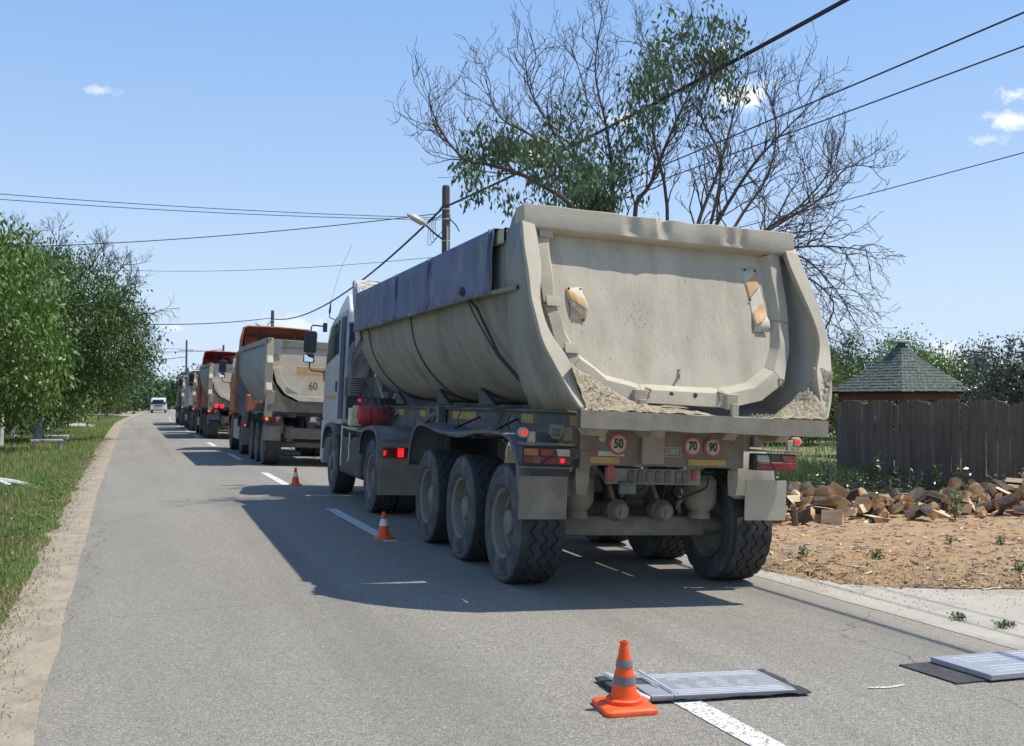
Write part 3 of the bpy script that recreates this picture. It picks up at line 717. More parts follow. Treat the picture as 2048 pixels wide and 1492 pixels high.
def make_truck(name, label, x, y, yaw, spec):
    """tipper lorry with semi-trailer; origin at the rear tip on the ground"""
    zt = lane_z(x) + .012
    T = empty(name, (x + bend(y), y, zt), (0, math.atan(SLOPE), yaw), label=label, cat='dump truck', group='dump trucks queued along the lane')
    hero = spec.get('hero', False); prof = spec['prof']; bm_, fr = spec['body'], spec['vf']; side_m, paint = spec['side'], spec['paint']
    v0 = 1.3 if hero else .55
    P = full_profile(prof)
    # hull
    rows = []; n = 14 if hero else 6
    for i in range(n + 1):
        v = v0 + (fr - v0) * i / n
        rows.append([(px, v, pz + (.04 if (hero and 0) else 0) + .012 * (v - 1.3)) for px, pz in P])
    hull = MB().loft(rows)
    body = hull.build('tipper_body', side_m, T, smooth=True, solid=.035, off=-1)
    # front wall and rim beams
    z1 = .012 * (fr - 1.3)
    MB().add([(px, fr - .03, pz + z1) for px, pz in P] + [(px, fr + .03, pz + z1) for px, pz in P], [tuple(range(len(P))), tuple(range(len(P), 2 * len(P)))[::-1]] + [(i, (i + 1) % len(P), len(P) + (i + 1) % len(P), len(P) + i) for i in range(len(P))]).build('front_wall', side_m, body)
    for s in (-1, 1):
        b = MB(); rows = []
        for v in (v0 - .02, fr + .03):
            zz = 3.03 + .012 * (v - 1.3)
            rows.append([(s * 1.285, v, zz - .12), (s * 1.31, v, zz - .11), (s * 1.31, v, zz + .01), (s * 1.19, v, zz + .01), (s * 1.19, v, zz - .02), (s * 1.262, v, zz - .05)])
        b.loft(rows, closed=True).build('side_rail', paint if hero else side_m, body, bevel=.008)
    # load of sand seen over the rim: none visible, a sagging floor of grey earth closes the top
    rows = []
    for i in range(7):
        v = v0 + .3 + (fr - v0 - .4) * i / 6; rows.append([(-1.2, v, 2.85), (-.6, v, 2.93), (0, v, 2.96), (.6, v, 2.93), (1.2, v, 2.85)])
    MB().loft(rows).build('load', 'earth', T, smooth=True)
    # chassis beams
    ch = MB()
    for s in (-1, 1): ch.box(s * .62 - .07 * s if s > 0 else -.62, s * .62 if s > 0 else -.55, .75, spec['cab_v'] + 1.4 - .9, 1.12, 1.42)
    chm = MB()
    for s in (-1, 1):
        a, b = sorted((s * .5, s * .62)); chm.box(a, b, .72, fr + .9, 1.17, 1.50)
        chm.box(a - .04 * (s < 0), b + .04 * (s > 0), .72, fr + .9, 1.47, 1.495)
    chm.box(-.48, .48, .9, fr - .1, 1.49, 1.545)
    for v in [1.0, 2.2, 3.4, 4.6, fr - .8]: chm.box(-.5, .5, v, v + .1, 1.2, 1.42)
    beam = chm.build('chassis_beam', 'chassis', T, bevel=.006)
    MB().box(-.45, -.33, spec['trac_v'] - 1.0, spec['cab_v'] + 1.6, .82, 1.08).box(.33, .45, spec['trac_v'] - 1.0, spec['cab_v'] + 1.6, .82, 1.08).box(-.4, .4, spec['trac_v'] - .5, spec['trac_v'] + .6, 1.08, 1.17).box(-.45, .45, spec['cab_v'] - .4, spec['cab_v'] - .2, .85, 1.1).build('tractor_frame', 'black_metal', T, bevel=.006)
    # axles and wheels
    for v in spec['axles']:
        MB().tube([(-1.0, v, .50), (1.0, v, .50)], .075, 12).build('axle', 'chassis_dusty', T, smooth=True)
        for s in (-1, 1):
            make_wheel(T, s * 1.0, v, s, .385, 'deep', hero)
            bg_ = MB().lathe([(.0, 1.12), (.11, 1.12), (.145, 1.08), (.15, .98), (.145, .88), (.12, .83), (.085, .80), (.10, .775), (.105, .74), (0, .735)], 20, 'z', (s * .60, v - .22, -.16)).build('air_bag', 'chassis_dusty', T, smooth=True)
    vt = spec['trac_v']
    for s in (-1, 1):
        make_wheel(T, s * 1.04, vt, s, .30, 'deep', hero); make_wheel(T, s * .71, vt, s, .30, 'deep', False)
        make_wheel(T, s * 1.03, spec['front_v'], s, .33, 'bulge', hero)
    MB().tube([(-.9, vt, .5), (.9, vt, .5)], .09, 10).lathe([(.0, -.2), (.16, -.12), (.2, 0), (.16, .12), (0, .2)], 14, 'y', (0, vt, .5)).tube([(-.95, spec['front_v'], .46), (.95, spec['front_v'], .46)], .06, 8).build('tractor_axle', 'black_metal', T, smooth=True)
    # mudguards over the trailer wheels
    ax = spec['axles']; a0, a1 = ax[0], ax[-1]
    gp = [(a1 + .82, .80), (a1 + .74, 1.08), (a1 + .55, 1.24), (a1 + .2, 1.29), (a1 - .45, 1.235), (a1 - 1.2, 1.235), (a0 + .75, 1.275), (a0 + .1, 1.275), (a0 - .22, 1.23), (a0 - .40, 1.08), (a0 - .46, .92), (a0 - .50, .78)]
    for s in (-1, 1):
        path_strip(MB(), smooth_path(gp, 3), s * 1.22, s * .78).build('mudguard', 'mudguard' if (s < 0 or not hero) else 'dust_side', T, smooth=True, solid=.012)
    gb = MB()
    for v in [a0 + .3, (a0 + a1) / 2 - .1, a1 - .2]: gb.box(-1.1, 1.1, v, v + .07, 1.19, 1.215)
    for v in (a0 + .65, a0 + 1.9):
        gb.tube([(-.6, v + .7, 1.40), (-1.1, v, 1.27)], .012, 5).tube([(.6, v + .7, 1.40), (1.1, v, 1.27)], .012, 5)
    gb.build('mudguard_bracket', 'black_metal', T)
    # rear flaps
    for s in (-1, 1):
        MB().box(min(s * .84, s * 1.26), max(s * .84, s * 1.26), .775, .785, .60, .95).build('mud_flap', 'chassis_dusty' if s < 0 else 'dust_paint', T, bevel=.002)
    # tractor rear mudguards
    tp = [(vt + .66, .78), (vt + .62, 1.0), (vt + .45, 1.13), (vt, 1.19), (vt - .42, 1.16), (vt - .6, 1.02), (vt - .66, .8), (vt - .68, .62)]
    for s in (-1, 1):
        g = path_strip(MB(), smooth_path(tp, 3), s * 1.24, s * .56).build('mudguard', 'mudguard', T, smooth=True, solid=.012)
        a, b = sorted((s * 1.24, s * .58)); MB().box(a, b, vt - .75, vt - .735, .30, 1.0).build('mud_flap', 'chassis_dusty', T)
        tl = MB().box(min(s * 1.2, s * .82), max(s * 1.2, s * .82), vt - .81, vt - .76, .80, .93).build('tractor_light', 'lamp_red_dark', T, bevel=.008)
        MB().box(min(s * .92, s * 1.0), max(s * .92, s * 1.0), vt - .826, vt - .812, .81, .925).build('lit_lamp', spec['lit'], tl)
        MB().box(min(s * 1.16, s * 1.19), max(s * 1.16, s * 1.19), vt - .826, vt - .812, .83, .89).build('lit_lamp', spec['lit'], tl)
    # tank, boxes
    cv = spec['cab_v']; fv = spec['front_v']
    tk = MB().box(-1.20, -.72, vt + .75, fv - .66, .38, .98).build('fuel_tank', 'alu' if not hero else 'black_metal', T, bevel=.06, seg=2)
    MB().box(.72, 1.2, vt + .75, fv - .66, .42, .98).build('fuel_tank', 'alu', T, bevel=.08, seg=2)
    MB().box(-1.1, 1.1, vt + .72, cv - .05, 1.08, 1.11).build('catwalk', 'chrome', T)
    # tail lamps
    if spec.get('tails', True):
        make_tail_light(T, -1.075, .66, 1.115, 1, True); make_tail_light(T, 1.06, .66, 1.115, -1, False, dead=hero)
        if not hero:
            lathe_part(T, 'lit_lamp', 'lamp_lit_o', [(.04, 0), (.03, -.02), (0, -.025)], 'y', (-1.2, .65, 1.115), 10)
    make_cab(T, cv, spec['cab'], spec['roof'], spec['door'], spec['rearm'], spec['h'], detail=hero, visor=spec.get('visor'))
    return T, body, beam


# ------------------------------------------------------------------ first lorry
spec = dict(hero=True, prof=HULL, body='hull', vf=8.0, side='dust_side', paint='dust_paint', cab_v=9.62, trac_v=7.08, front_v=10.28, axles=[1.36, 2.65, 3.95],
            cab='cab_white', door='cab_white', rearm='deep_blue', roof='low', h=3.05, lit='lamp_lit')
T1, body1, beam1 = make_truck('dump_truck', 'nearest dump truck, dusty beige half-pipe body with dark blue tarpaulin and white cab', 4.13, 6.7, R(-1.5), spec)

# rear wing plates: flared end of the body
EDGE = [(1.30, .84, 3.02), (1.325, .62, 2.66), (1.33, .44, 2.33), (1.30, .30, 2.05), (1.235, .18, 1.84), (1.15, .07, 1.64), (1.07, 0, 1.50)]
FRONT = [(1.272, 1.32, 3.02), (1.268, 1.32, 2.66), (1.25, 1.30, 2.38), (1.22, 1.28, 2.12), (1.16, 1.26, 1.88), (1.08, 1.24, 1.66), (1.0, 1.22, 1.50)]


def wob(v, k): return k * mnoise.noise(Vector(v) * 3)


for s in (-1, 1):
    rows = []
    for a in range(8):
        t = a / 7; rows.append([(s * (F_[0] + (E_[0] - F_[0]) * t ** .8), F_[1] + (E_[1] - F_[1]) * t, F_[2] + (E_[2] - F_[2]) * t) for F_, E_ in zip(FRONT, EDGE)])
    wg = MB().loft(rows).build('wing_plate', 'dust_side' if s < 0 else 'dust_paint', body1, smooth=True, solid=.03, off=0)  # left darkened for shade, right kept bright for sunlight, both by colour
    # turned flange along the rear edge, inwards
    rows = []
    pts = smooth_path(EDGE, 5)
    for i, p in enumerate(pts):
        w_ = .085 + .03 * math.sin(i * .4)
        jx = wob((p[1], p[2], s), .012)
        rows.append([(s * (p[0] + .012), p[1] + .03, p[2]), (s * (p[0] + .010 + jx), p[1] - .012, p[2] + .002), (s * (p[0] - w_ * .95 + jx), p[1] + .012, p[2] + w_ * .25), (s * (p[0] - w_), p[1] + .06, p[2] + w_ * .25)])
    MB().loft(rows).build('wing_flange', 'dust_paint', body1, smooth=True, solid=.012)
    # triangular gusset at the top corner
    MB().prism([(1.30, 2.98), (1.20, 3.12), (1.08, 3.17), (.95, 3.14), (.93, 2.98)], s * 1.24, s * 1.27).build('corner_gusset', 'dust_side', body1, bevel=.006)
    # front ear of the headboard
    MB().prism([(7.9, 2.45), (7.98, 3.1), (8.36, 3.22), (8.62, 3.42), (8.72, 3.40), (8.62, 3.1), (8.34, 2.7), (8.2, 2.35)], s * 1.25, s * 1.28).build('headboard_ear', 'dust_side2', body1, bevel=.006)
MB().add([(-1.25, 7.98, 3.10), (1.25, 7.98, 3.10), (1.25, 8.68, 3.43), (-1.25, 8.68, 3.43)], [(0, 1, 2, 3)]).build('headboard_visor', M['plate_white'], body1, solid=.02)
# chute floor with rear lip
rows = []
for v, z, hw in ((1.3, 1.56, .95), (.8, 1.51, 1.0), (.35, 1.485, 1.03), (.0, 1.475, 1.06)):
    rows.append([(x_ * hw, v, z + .0 + (.10 * max(0, abs(x_) - .75) / .25 if v > .5 else 0)) for x_ in (-1, -.8, -.5, 0, .5, .8, 1)])
MB().loft(rows).build('chute_floor', 'dust_paint', body1, smooth=True, solid=.02)
rows = []
for i in range(41):
    x_ = -1.09 + 2.18 * i / 40; dz = .006 * mnoise.noise(Vector((x_ * 5, 0, 0))); b_ = .012 * mnoise.noise(Vector((x_ * 4, 5, 0)))
    rows.append([(x_, .06, 1.487), (x_, -.02 + b_ * .3, 1.49 + dz), (x_, -.022 + b_ * .5, 1.36 + b_), (x_, .05, 1.355 + b_), (x_, .08, 1.40)])
MB().loft(rows, closed=True).build('rear_lip', 'lip_shaded', body1, smooth=True)
for x_ in (-.86, -.36, .30, .80):
    mb = MB().prism([(.22, 1.36), (.62, 1.36), (.5, 1.30), (.3, 1.30)], x_, x_ + .12)
    mb.build('lip_bracket', 'rust_dust', body1, bevel=.006)

# ---- tailgate: plane leaning, v = .45 + .36 (w - 1.55)
def gv(wz): return .45 + .36 * (wz - 1.55)


INN = [(-1.0, 2.95), (-1.01, 2.66), (-1.005, 2.36), (-.95, 2.13), (-.855, 1.95), (-.64, 1.80), (-.36, 1.745), (.36, 1.745), (.64, 1.80), (.855, 1.95), (.95, 2.13), (1.005, 2.36), (1.01, 2.66), (1.0, 2.95)]
OUT = [(-1.19, 3.0), (-1.185, 2.66), (-1.15, 2.34), (-1.09, 2.06), (-.965, 1.82), (-.74, 1.65), (-.42, 1.575), (.42, 1.565), (.74, 1.64), (.99, 1.80), (1.10, 2.06), (1.16, 2.34), (1.185, 2.66), (1.19, 3.0)]
# main plate as a dense grid, gently dented
mb = MB(); nx_, nz_ = 60, 36; idx = {}; V_ = []; F_ = []


def half_in(wz):
    c = [(-x, z) for x, z in OUT[:7]]
    if wz >= c[0][1]: return c[0][0]
    for (x0, z0), (x1, z1) in zip(c, c[1:]):
        if z1 <= wz <= z0: return x1 + (x0 - x1) * (wz - z1) / (z0 - z1)
    return .3


for j in range(nz_ + 1):
    wz = 1.60 + (3.0 - 1.60) * j / nz_; hw = half_in(wz) - .05
    for i in range(nx_ + 1):
        x_ = -hw + 2 * hw * i / nx_
        d = .010 * mnoise.noise(Vector((x_ * 1.6, wz * 1.6, 2))) + .004 * mnoise.noise(Vector((x_ * 6, wz * 6, 2)))
        for (cx_, cz_, rr_, k_) in ((-.25, 2.3, .3, .012), (.5, 2.15, .25, -.012), (.1, 1.95, .2, .01), (-.6, 2.6, .2, .008)):
            q = ((x_ - cx_) ** 2 + (wz - cz_) ** 2) / rr_ ** 2
            if q < 1: d += k_ * (1 - q) ** 2
        V_.append((x_, gv(wz) + .02 + d * .8, wz))
F_ = [(j * (nx_ + 1) + i, j * (nx_ + 1) + i + 1, (j + 1) * (nx_ + 1) + i + 1, (j + 1) * (nx_ + 1) + i) for j in range(nz_) for i in range(nx_)]
gate = MB().add(V_, F_).build('tailgate', 'gate_paint', T1, smooth='full', solid=.02, off=1)
# frame segments, each bent plate is a piece of its own
n = len(INN)
segs = [(0, 1, 2), (2, 3), (3, 4), (4, 5, 6), (6, 7), (7, 8, 9), (9, 10), (10, 11), (11, 12, 13)]
segs = [(0, 2), (2, 4), (4, 6), (6, 7), (7, 9), (9, 11), (11, 13)]
for k, (a, b) in enumerate(segs):
    rows = []
    for i in range(a, b):
        for t in [0, .25, .5, .75] + ([.985] if i == b - 1 else []):
            pi = Vector(INN[i]).lerp(Vector(INN[i + 1]), t); po = Vector(OUT[i]).lerp(Vector(OUT[i + 1]), t)
            pi2 = pi.lerp(po, .36); dz = wob((pi.x * 2, pi.y * 2, 7), .016); dd = wob((pi.x * 1.5, pi.y * 1.5, 4), .022)
            rows.append([(pi.x, gv(pi.y) + .03, pi.y), (pi2.x + dz, gv(pi2.y) - .085 + dd, pi2.y + dz * .5), (po.x + dz * .3, gv(po.y) - .07 + dd, po.y), (po.x, gv(po.y) + .07, po.y - .004)])
    MB().loft(rows).build('gate_frame', 'dust_paint' if k not in (4,) else 'dust_paint', gate, smooth=True, bevel=.004)
for a_, b_ in ((0, 2), (2, 5), (5, 8), (8, 11), (11, 13)):
    pts = [(INN[i][0] * .992, gv(INN[i][1]) + .018, INN[i][1] + .004) for i in range(a_, b_ + 1)]
    MB().tube(smooth_path(pts, 4), .006, 5).build('weld_seam', 'rust_dust', gate, smooth=True)
# small joint plates
for (x_, z_) in ((-1.085, 2.95), (-1.08, 2.36), (-.96, 1.98)):
    MB().box(-.06, .06, -.012, .0, -.045, .045).build('joint_plate', 'dust_paint', gate, loc=(x_, gv(z_) - .085, z_), rot=(R(-20), R(0), 0), bevel=.003)
# top bar with dents
DENTS = [(-.32, .10, .045, .9), (-.02, .09, .05, .2), (-.08, .05, -.02, .5), (.28, .16, .018, .0), (.62, .08, .04, 1.), (.75, .06, .03, .8)]
rows = []; N_ = 90
for i in range(N_ + 1):
    x_ = -1.30 + 2.60 * i / N_; row = []
    pr = [(.89, 3.165), (.835, 3.172), (.825, 3.10), (.82, 3.04), (.825, 2.985), (.86, 2.97), (1.02, 2.95), (1.04, 3.05), (1.02, 3.165)]
    for j, (v_, z_) in enumerate(pr):
        d = 0
        for (cx_, rr_, k_, ph) in DENTS:
            q = abs(x_ - cx_) / rr_
            if q < 1 and j in (1, 2, 3): d += k_ * (1 - q * q) ** 2 * (1 - abs((3.172 - z_) / .2 - ph) * .8)
        zz = z_ + (.012 * mnoise.noise(Vector((x_ * 2.2, 9, 0))) if j in (0, 1, 4, 5) else 0) - (.35 * d if j in (1,) else 0) + (.3 * d if j == 4 else 0)
        row.append((x_, v_ + d + .006 * mnoise.noise(Vector((x_ * 3, z_ * 4, 0))), zz))
    rows.append(row)
mbt = MB().loft(rows, closed=True)
k9 = len(pr); mbt.f.append(tuple(range(k9))); mbt.m.append(0); mbt.f.append(tuple(N_ * k9 + i for i in range(k9))); mbt.m.append(0)
mbt.build('top_bar', 'dust_paint', gate, smooth=True, bevel=.006)
# buckled warning plates
def warn_plate(x0, x1, z0, z1, bend_k, stripes):
    rows = []; nn = 12
    for j in range(nn + 1):
        t = j / nn; z_ = z0 + (z1 - z0) * t; b_ = bend_k * math.sin(math.pi * t) if bend_k > 0 else -.05 * math.exp(-((t - .12) / .12) ** 2)
        rows.append([(x0 + (x1 - x0) * i / 6 + .012 * math.sin(t * 5), gv(z_) + .000 - abs(b_) * (1 if i > 1 else .55), z_ + .01 * (i / 6)) for i in range(7)])
    o = MB().loft(rows).build('warning_plate', 'plate_white', gate, smooth='full', solid=.004)
    for (ta, tb, sk) in stripes:
        rr = []
        for j in range(9):
            t = ta + (tb - ta) * j / 8; row = []
            for i in range(7):
                tt = min(1, max(0, t + sk * (i / 6 - .5))); z_ = z0 + (z1 - z0) * tt; b_ = bend_k * math.sin(math.pi * tt) if bend_k > 0 else -.05 * math.exp(-((tt - .12) / .12) ** 2)
                row.append((x0 + .008 + (x1 - x0 - .016) * i / 6 + .012 * math.sin(tt * 5), gv(z_) - .0075 - abs(b_) * (1 if i > 1 else .55), z_ + .01 * (i / 6)))
            rr.append(row)
        MB().loft(rr).build('stripe', 'plate_orange', o, smooth='full', solid=.001)
    for (tx, tz) in ((.12, .97), (.85, .97), (.12, .5), (.85, .03)):
        x_, z_ = x0 + (x1 - x0) * tx, z0 + (z1 - z0) * tz; MB().lathe([(.012, 0), (.008, -.008), (0, -.01)], 8, 'y', (x_, gv(z_) - .014, z_)).build('bolt', 'ink', o)


warn_plate(-.915, -.775, 2.225, 2.50, .055, [(.42, .82, -.35), (.1, .25, -.35)])
warn_plate(.82, .965, 2.24, 2.83, -1, [(.60, .82, .18), (.16, .38, .18)])
# hook, holes and hinge blocks on the gate
mb = MB(); mb.tube([(.02, gv(1.87) + .04, 1.87), (.03, gv(1.86) - .03, 1.86), (.0, gv(1.83) - .05, 1.83), (.02, gv(1.8) - .0, 1.80)], .009, 6)
mb.build('hook', 'rust_dust', gate)
for x_, in ((-.12,), (.10,)): lathe_part(gate, 'drain_hole', 'ink', [(.020, 0), (0, -.002)], 'y', (x_, gv(1.66) - .090, 1.655), 12)
for x_ in (-.42, .42):
    b_ = MB().box(x_ - .055, x_ + .055, gv(1.62) - .13, gv(1.62) - .07, 1.55, 1.68).build('hinge_block', 'dust_paint', gate, bevel=.006)
    MB().box(x_ - .03, x_ + .03, gv(1.6) - .17, gv(1.6) - .13, 1.50, 1.60).build('latch', 'dust_paint', b_, bevel=.004)
for x_ in (-.33, .33, .95):
    z_ = 1.66 if abs(x_) < .5 else 1.80
    m_ = MB().tube([(x_ - .02, gv(z_) - .075, z_ + .035), (x_ + .015, gv(z_) - .11, z_ + .02), (x_ - .01, gv(z_) - .11, z_ - .02), (x_ + .02, gv(z_) - .075, z_ - .035)], .009, 6).build('shackle', 'rust_dust', gate)
# caked mud on the wing corners and the lip
def mud_patch(pts, thick, nn=26, seed=0):
    """pts: 4 corners (bilinear)"""
    a, b, c, d = [Vector(p) for p in pts]; V2 = []; nrm = (b - a).cross(d - a).normalized()
    if nrm.y > 0: nrm = -nrm
    for j in range(nn + 1):
        for i in range(nn + 1):
            u_, v_ = i / nn, j / nn; p = (a.lerp(b, u_)).lerp(d.lerp(c, u_), v_)
            e = min(u_, 1 - u_, v_, 1 - v_) * 4; e = min(1, e)
            h_ = e * thick * (.55 + .9 * mnoise.noise(p * 9 + Vector((seed, 0, 0))) + .55 * mnoise.noise(p * 26) + .5 * mnoise.noise(p * 60) + .35 * mnoise.noise(p * 110))
            V2.append(p + nrm * (h_ + .002) + Vector((mnoise.noise(p * 14), 0, mnoise.noise(p * 14 + Vector((4, 4, 4))))) * .012)
    return MB().add(V2, [(j * (nn + 1) + i, j * (nn + 1) + i + 1, (j + 1) * (nn + 1) + i + 1, (j + 1) * (nn + 1) + i) for j in range(nn) for i in range(nn)])


def mud_obj(mb): o = mb.build('dried_mud', 'mud', body1, smooth='full'); o['kind'] = 'stuff'; return o


# left: triangle from the flange down to the lip
mud_obj(mud_patch([(-1.15, .09, 1.84), (-.98, .32, 1.80), (-.45, .32, 1.55), (-1.04, -.02, 1.49)], .028, 84, 1))
mud_obj(mud_patch([(-1.04, -.015, 1.50), (-.50, .25, 1.56), (.0, .12, 1.51), (.05, -.02, 1.495)], .02, 70, 2))
# right: lower corner of the wing
mud_obj(mud_patch([(.55, -.015, 1.495), (.92, .45, 1.53), (1.19, .22, 1.90), (1.08, -.015, 1.50)], .028, 84, 5))
mud_obj(mud_patch([(1.075, -.01, 1.49), (1.02, .12, 1.52), (1.13, .26, 1.94), (1.24, .14, 1.90)], .02, 60, 6))
# crumbs of sand along the lip
mb = MB()
for i in range(900):
    x_ = rnd.choice([rnd.uniform(-1.05, .0), rnd.uniform(.4, 1.05)]); v_ = rnd.uniform(-.015, .28); r_ = rnd.uniform(.003, .010)
    c = Vector((x_, v_, 1.492 + .03 * rnd.random() * (abs(x_) > .5)))
    mb.add([c + Vector((r_, 0, 0)), c + Vector((-r_ * .6, r_, 0)), c + Vector((-r_ * .5, -r_, 0)), c + Vector((0, 0, r_ * 1.1))], [(0, 1, 3), (1, 2, 3), (2, 0, 3)])
o = mb.build('sand_crumbs', 'mud', body1); o['kind'] = 'stuff'

# dried spatter on the gate plate
mb = MB()
for i in range(1800):
    z_ = rnd.uniform(1.72, 2.9); x_ = rnd.uniform(-.85, .85)
    if abs(x_) > half_in(z_) - .2: continue
    if mnoise.noise(Vector((x_ * 2.2, z_ * 2.2, 11))) < -.05 and rnd.random() < .8: continue
    r_ = rnd.uniform(.002, .0055); c = Vector((x_, gv(z_) + .012, z_)); e_ = r_ * rnd.uniform(.8, 1.6)
    mb.add([c + Vector((r_, 0, 0)), c + Vector((0, 0, e_)), c + Vector((-r_, 0, 0)), c + Vector((0, 0, -e_)), c + Vector((0, -r_ * .5 - .006, r_ * .2))], [(0, 1, 4), (1, 2, 4), (2, 3, 4), (3, 0, 4)])
o = mb.build('mud_spatter', 'spatter', gate); o['kind'] = 'stuff'

# ---- tarpaulin
rows = []; n = 110
for i in range(n + 1):
    v = 1.45 + (8.0 - 1.45) * i / n; zt = 3.04 + .012 * (v - 1.3)
    wv_ = .014 * math.sin(v * 9) * mnoise.noise(Vector((v * 1.5, 0, 0))) * 3; row = []
    for t in (0, .15, .3, .45, .6, .75, .88, 1.0):
        z_ = zt + .012 - t * (.575 + .012 * mnoise.noise(Vector((v * 2, 3, 0))))
        b_ = (.035 * mnoise.noise(Vector((v * 2.6 + t, t * 1.2, 0))) + .034 * mnoise.noise(Vector((v * 8 + t * 1.5, t * .8, 5)))) * min(1, t * 2)
        row.append((-1.345 + b_ - .012 * t, v, z_))
    top = [(-1.19, v, zt + .02), (-.8, v, zt + .05 + .01 * mnoise.noise(Vector((v * 2, 1, 1)))), (0, v, zt + .075), (.8, v, zt + .05), (1.32, v, zt + .02), (1.335, v, zt - .3)]
    rows.append(row[::-1] + top)
tarp = MB().loft(rows).build('tarpaulin', 'tarp', T1, smooth='full', solid=.006)
# folded seam bands on the hanging side
for v in (1.52, 3.62, 5.2):
    rr = []
    for t in (0, .2, .4, .6, .8, 1): z_ = 3.05 + .012 * (v - 1.3) - t * .56; rr.append([(-1.352, v - .02 + .03 * math.sin(t * 6), z_), (-1.372 - .01 * t, v, z_), (-1.352, v + .02 + .02 * math.sin(t * 5), z_)])
    MB().loft(rr).build('seam', 'tarp', tarp, smooth='full', solid=.01)
MB().tube([(-1.33, .80, 2.47), (-1.335, 2.2, 2.515), (-1.33, 7.9, 2.60)], .022, 10).build('roll_pipe', 'chassis_dusty', T1, smooth=True)
lathe_part(T1, 'pipe_end', 'ink', [(.019, 0), (0, -.001)], 'y', (-1.33, .797, 2.47), 12)
# cords that tie the tarpaulin down round the hull
def hull_line(v_top, v_bot, off, r, matn='strap', z0=2.55):
    pts = []; pr = smooth_path([(x, z) for x, z in HULL[1:7]], 4); k = len(pr)
    for i, (x_, z_) in enumerate(pr):
        t = i / (k - 1); v = v_top + (v_bot - v_top) * t; pts.append((-(x_ + off), v, z_ + .012 * (v - 1.3)))
    return MB().tube([(-1.31, v_top, z0)] + pts, r, 6).build('tie_cord', matn, T1, smooth=True)


hull_line(7.3, 7.3, .012, .008); hull_line(4.77, 4.77, .012, .008)
MB().tube([(-1.34, 2.24, 2.54), (-1.30, 2.0, 2.4), (-1.16, 1.75, 1.98), (-.98, 1.5, 1.70), (-.92, 1.44, 1.60)], .013, 6).build('tie_cord', 'strap', T1, smooth=True)
MB().tube([(-1.34, 2.20, 2.50), (-1.29, 2.08, 2.33), (-1.15, 1.79, 1.96), (-.97, 1.55, 1.69), (-.92, 1.44, 1.60)], .008, 6).build('tie_cord', 'strap', T1, smooth=True)
MB().box(-.04, .04, -.05, .05, -.03, .05).build('knot', 'strap', T1, loc=(-1.36, 2.25, 2.56), rot=(.4, .3, .6), bevel=.015)
MB().box(-.95, -.88, 1.38, 1.50, 1.53, 1.60).build('lashing_hook', 'rust_dust', T1, bevel=.01)
# hull gussets near the chassis
for v in (7.2, 4.9, 3.2):
    MB().prism([(v - .35, 1.52), (v + .2, 1.52), (v + .28, 1.70), (v + .18, 1.71)], -.80, -.74).build('hull_gusset', 'black_metal', body1, bevel=.01)
# reflector strips on the chassis beam
for (a, b) in ((7.62, 8.2), (6.35, 6.65), (4.05, 5.0), (2.2, 2.55), (1.1, 1.3)):
    MB().box(-.6245, -.6215, a, b, 1.36, 1.45).build('reflector', 'yellow_tape', beam1)
mb = MB().prism([(6.0, 1.47), (6.2, 1.47), (6.15, 1.2), (6.02, 1.18)], -.66, -.625).tube([(-.72, 5.4, 1.44), (-.7, 6.1, 1.28), (-.68, 6.7, 1.18)], .03, 8).tube([(-.72, 5.3, 1.46), (-.71, 5.7, 1.30)], .02, 8)
mb.box(-.74, -.64, 5.25, 5.35, 1.3, 1.5)
mb.build('landing_bracket', 'mudguard', T1, bevel=.004)
mb = MB()
for v in (4.55, 3.0, 2.75): mb.tube([(-.66, v, 1.45), (-.68, v + .05, 1.36), (-.66, v + .02, 1.27)], .007, 5)
mb.build('hose_loop', 'strap', T1)

# ---- rear panel with signs
PY = .66
panel = MB().box(-.79, .74, PY + .0, PY + .04, 1.055, 1.395).box(-.79, -.70, PY - .01, PY + .03, 1.02, 1.17).build('rear_panel', 'panel_dusty', T1, bevel=.004)
MB().box(-.9, .84, PY + .06, PY + .2, 1.20, 1.36).box(-1.29, -.85, PY - .02, PY + .12, 1.205, 1.222).box(.84, 1.29, PY - .02, PY + .12, 1.205, 1.222).box(-1.29, -.85, PY - .02, PY + .12, 1.02, 1.03).build('bumper_beam', 'chassis_dusty', T1, bevel=.004)
speed_sign(panel, -.455, PY - .008, 1.232, .092, '50', .105)
speed_sign(panel, .235, PY - .008, 1.232, .087, '70', .10)
speed_sign(panel, .425, PY - .014, 1.228, .085, '90', .10)
o = lathe_part(panel, 'round_sticker', 'sign_red', [(.038, 0), (0, -.001)], 'y', (-.60, PY - .004, 1.275), 20)
lathe_part(o, 'sticker_face', 'sign_white', [(.031, 0), (0, -.001)], 'y', (-.60, PY - .0055, 1.275), 20)
MB().box(-.252, -.048, PY - .05, PY - .002, 1.075, 1.378).build('plate_box', 'box_dusty', panel, bevel=.008)
text('maker_letters', 'DERS', .070, 'white_tape', panel, (.042, PY - .004, 1.178), (R(90), 0, 0), .001, .001, .82)
mb = MB().box(-.045, .13, PY - .004, PY - .001, 1.214, 1.219).box(-.045, .13, PY - .004, PY - .001, 1.138, 1.143).box(.125, .13, PY - .004, PY - .001, 1.143, 1.214)
mb.build('letter_frame', 'white_tape', panel)
MB().box(-.77, -.44, PY - .006, PY - .002, 1.072, 1.122).build('reflector', 'yellow_tape', panel)
MB().box(.20, .56, PY - .006, PY - .002, 1.072, 1.122).build('reflector', 'yellow_tape', panel)
MB().box(-.775, -.655, PY - .006, PY - .002, 1.128, 1.172).build('red_reflector', 'red_tape', panel)
MB().box(-.635, -.40, PY - .0055, PY - .002, 1.132, 1.170).build('white_reflector', 'white_tape', panel)
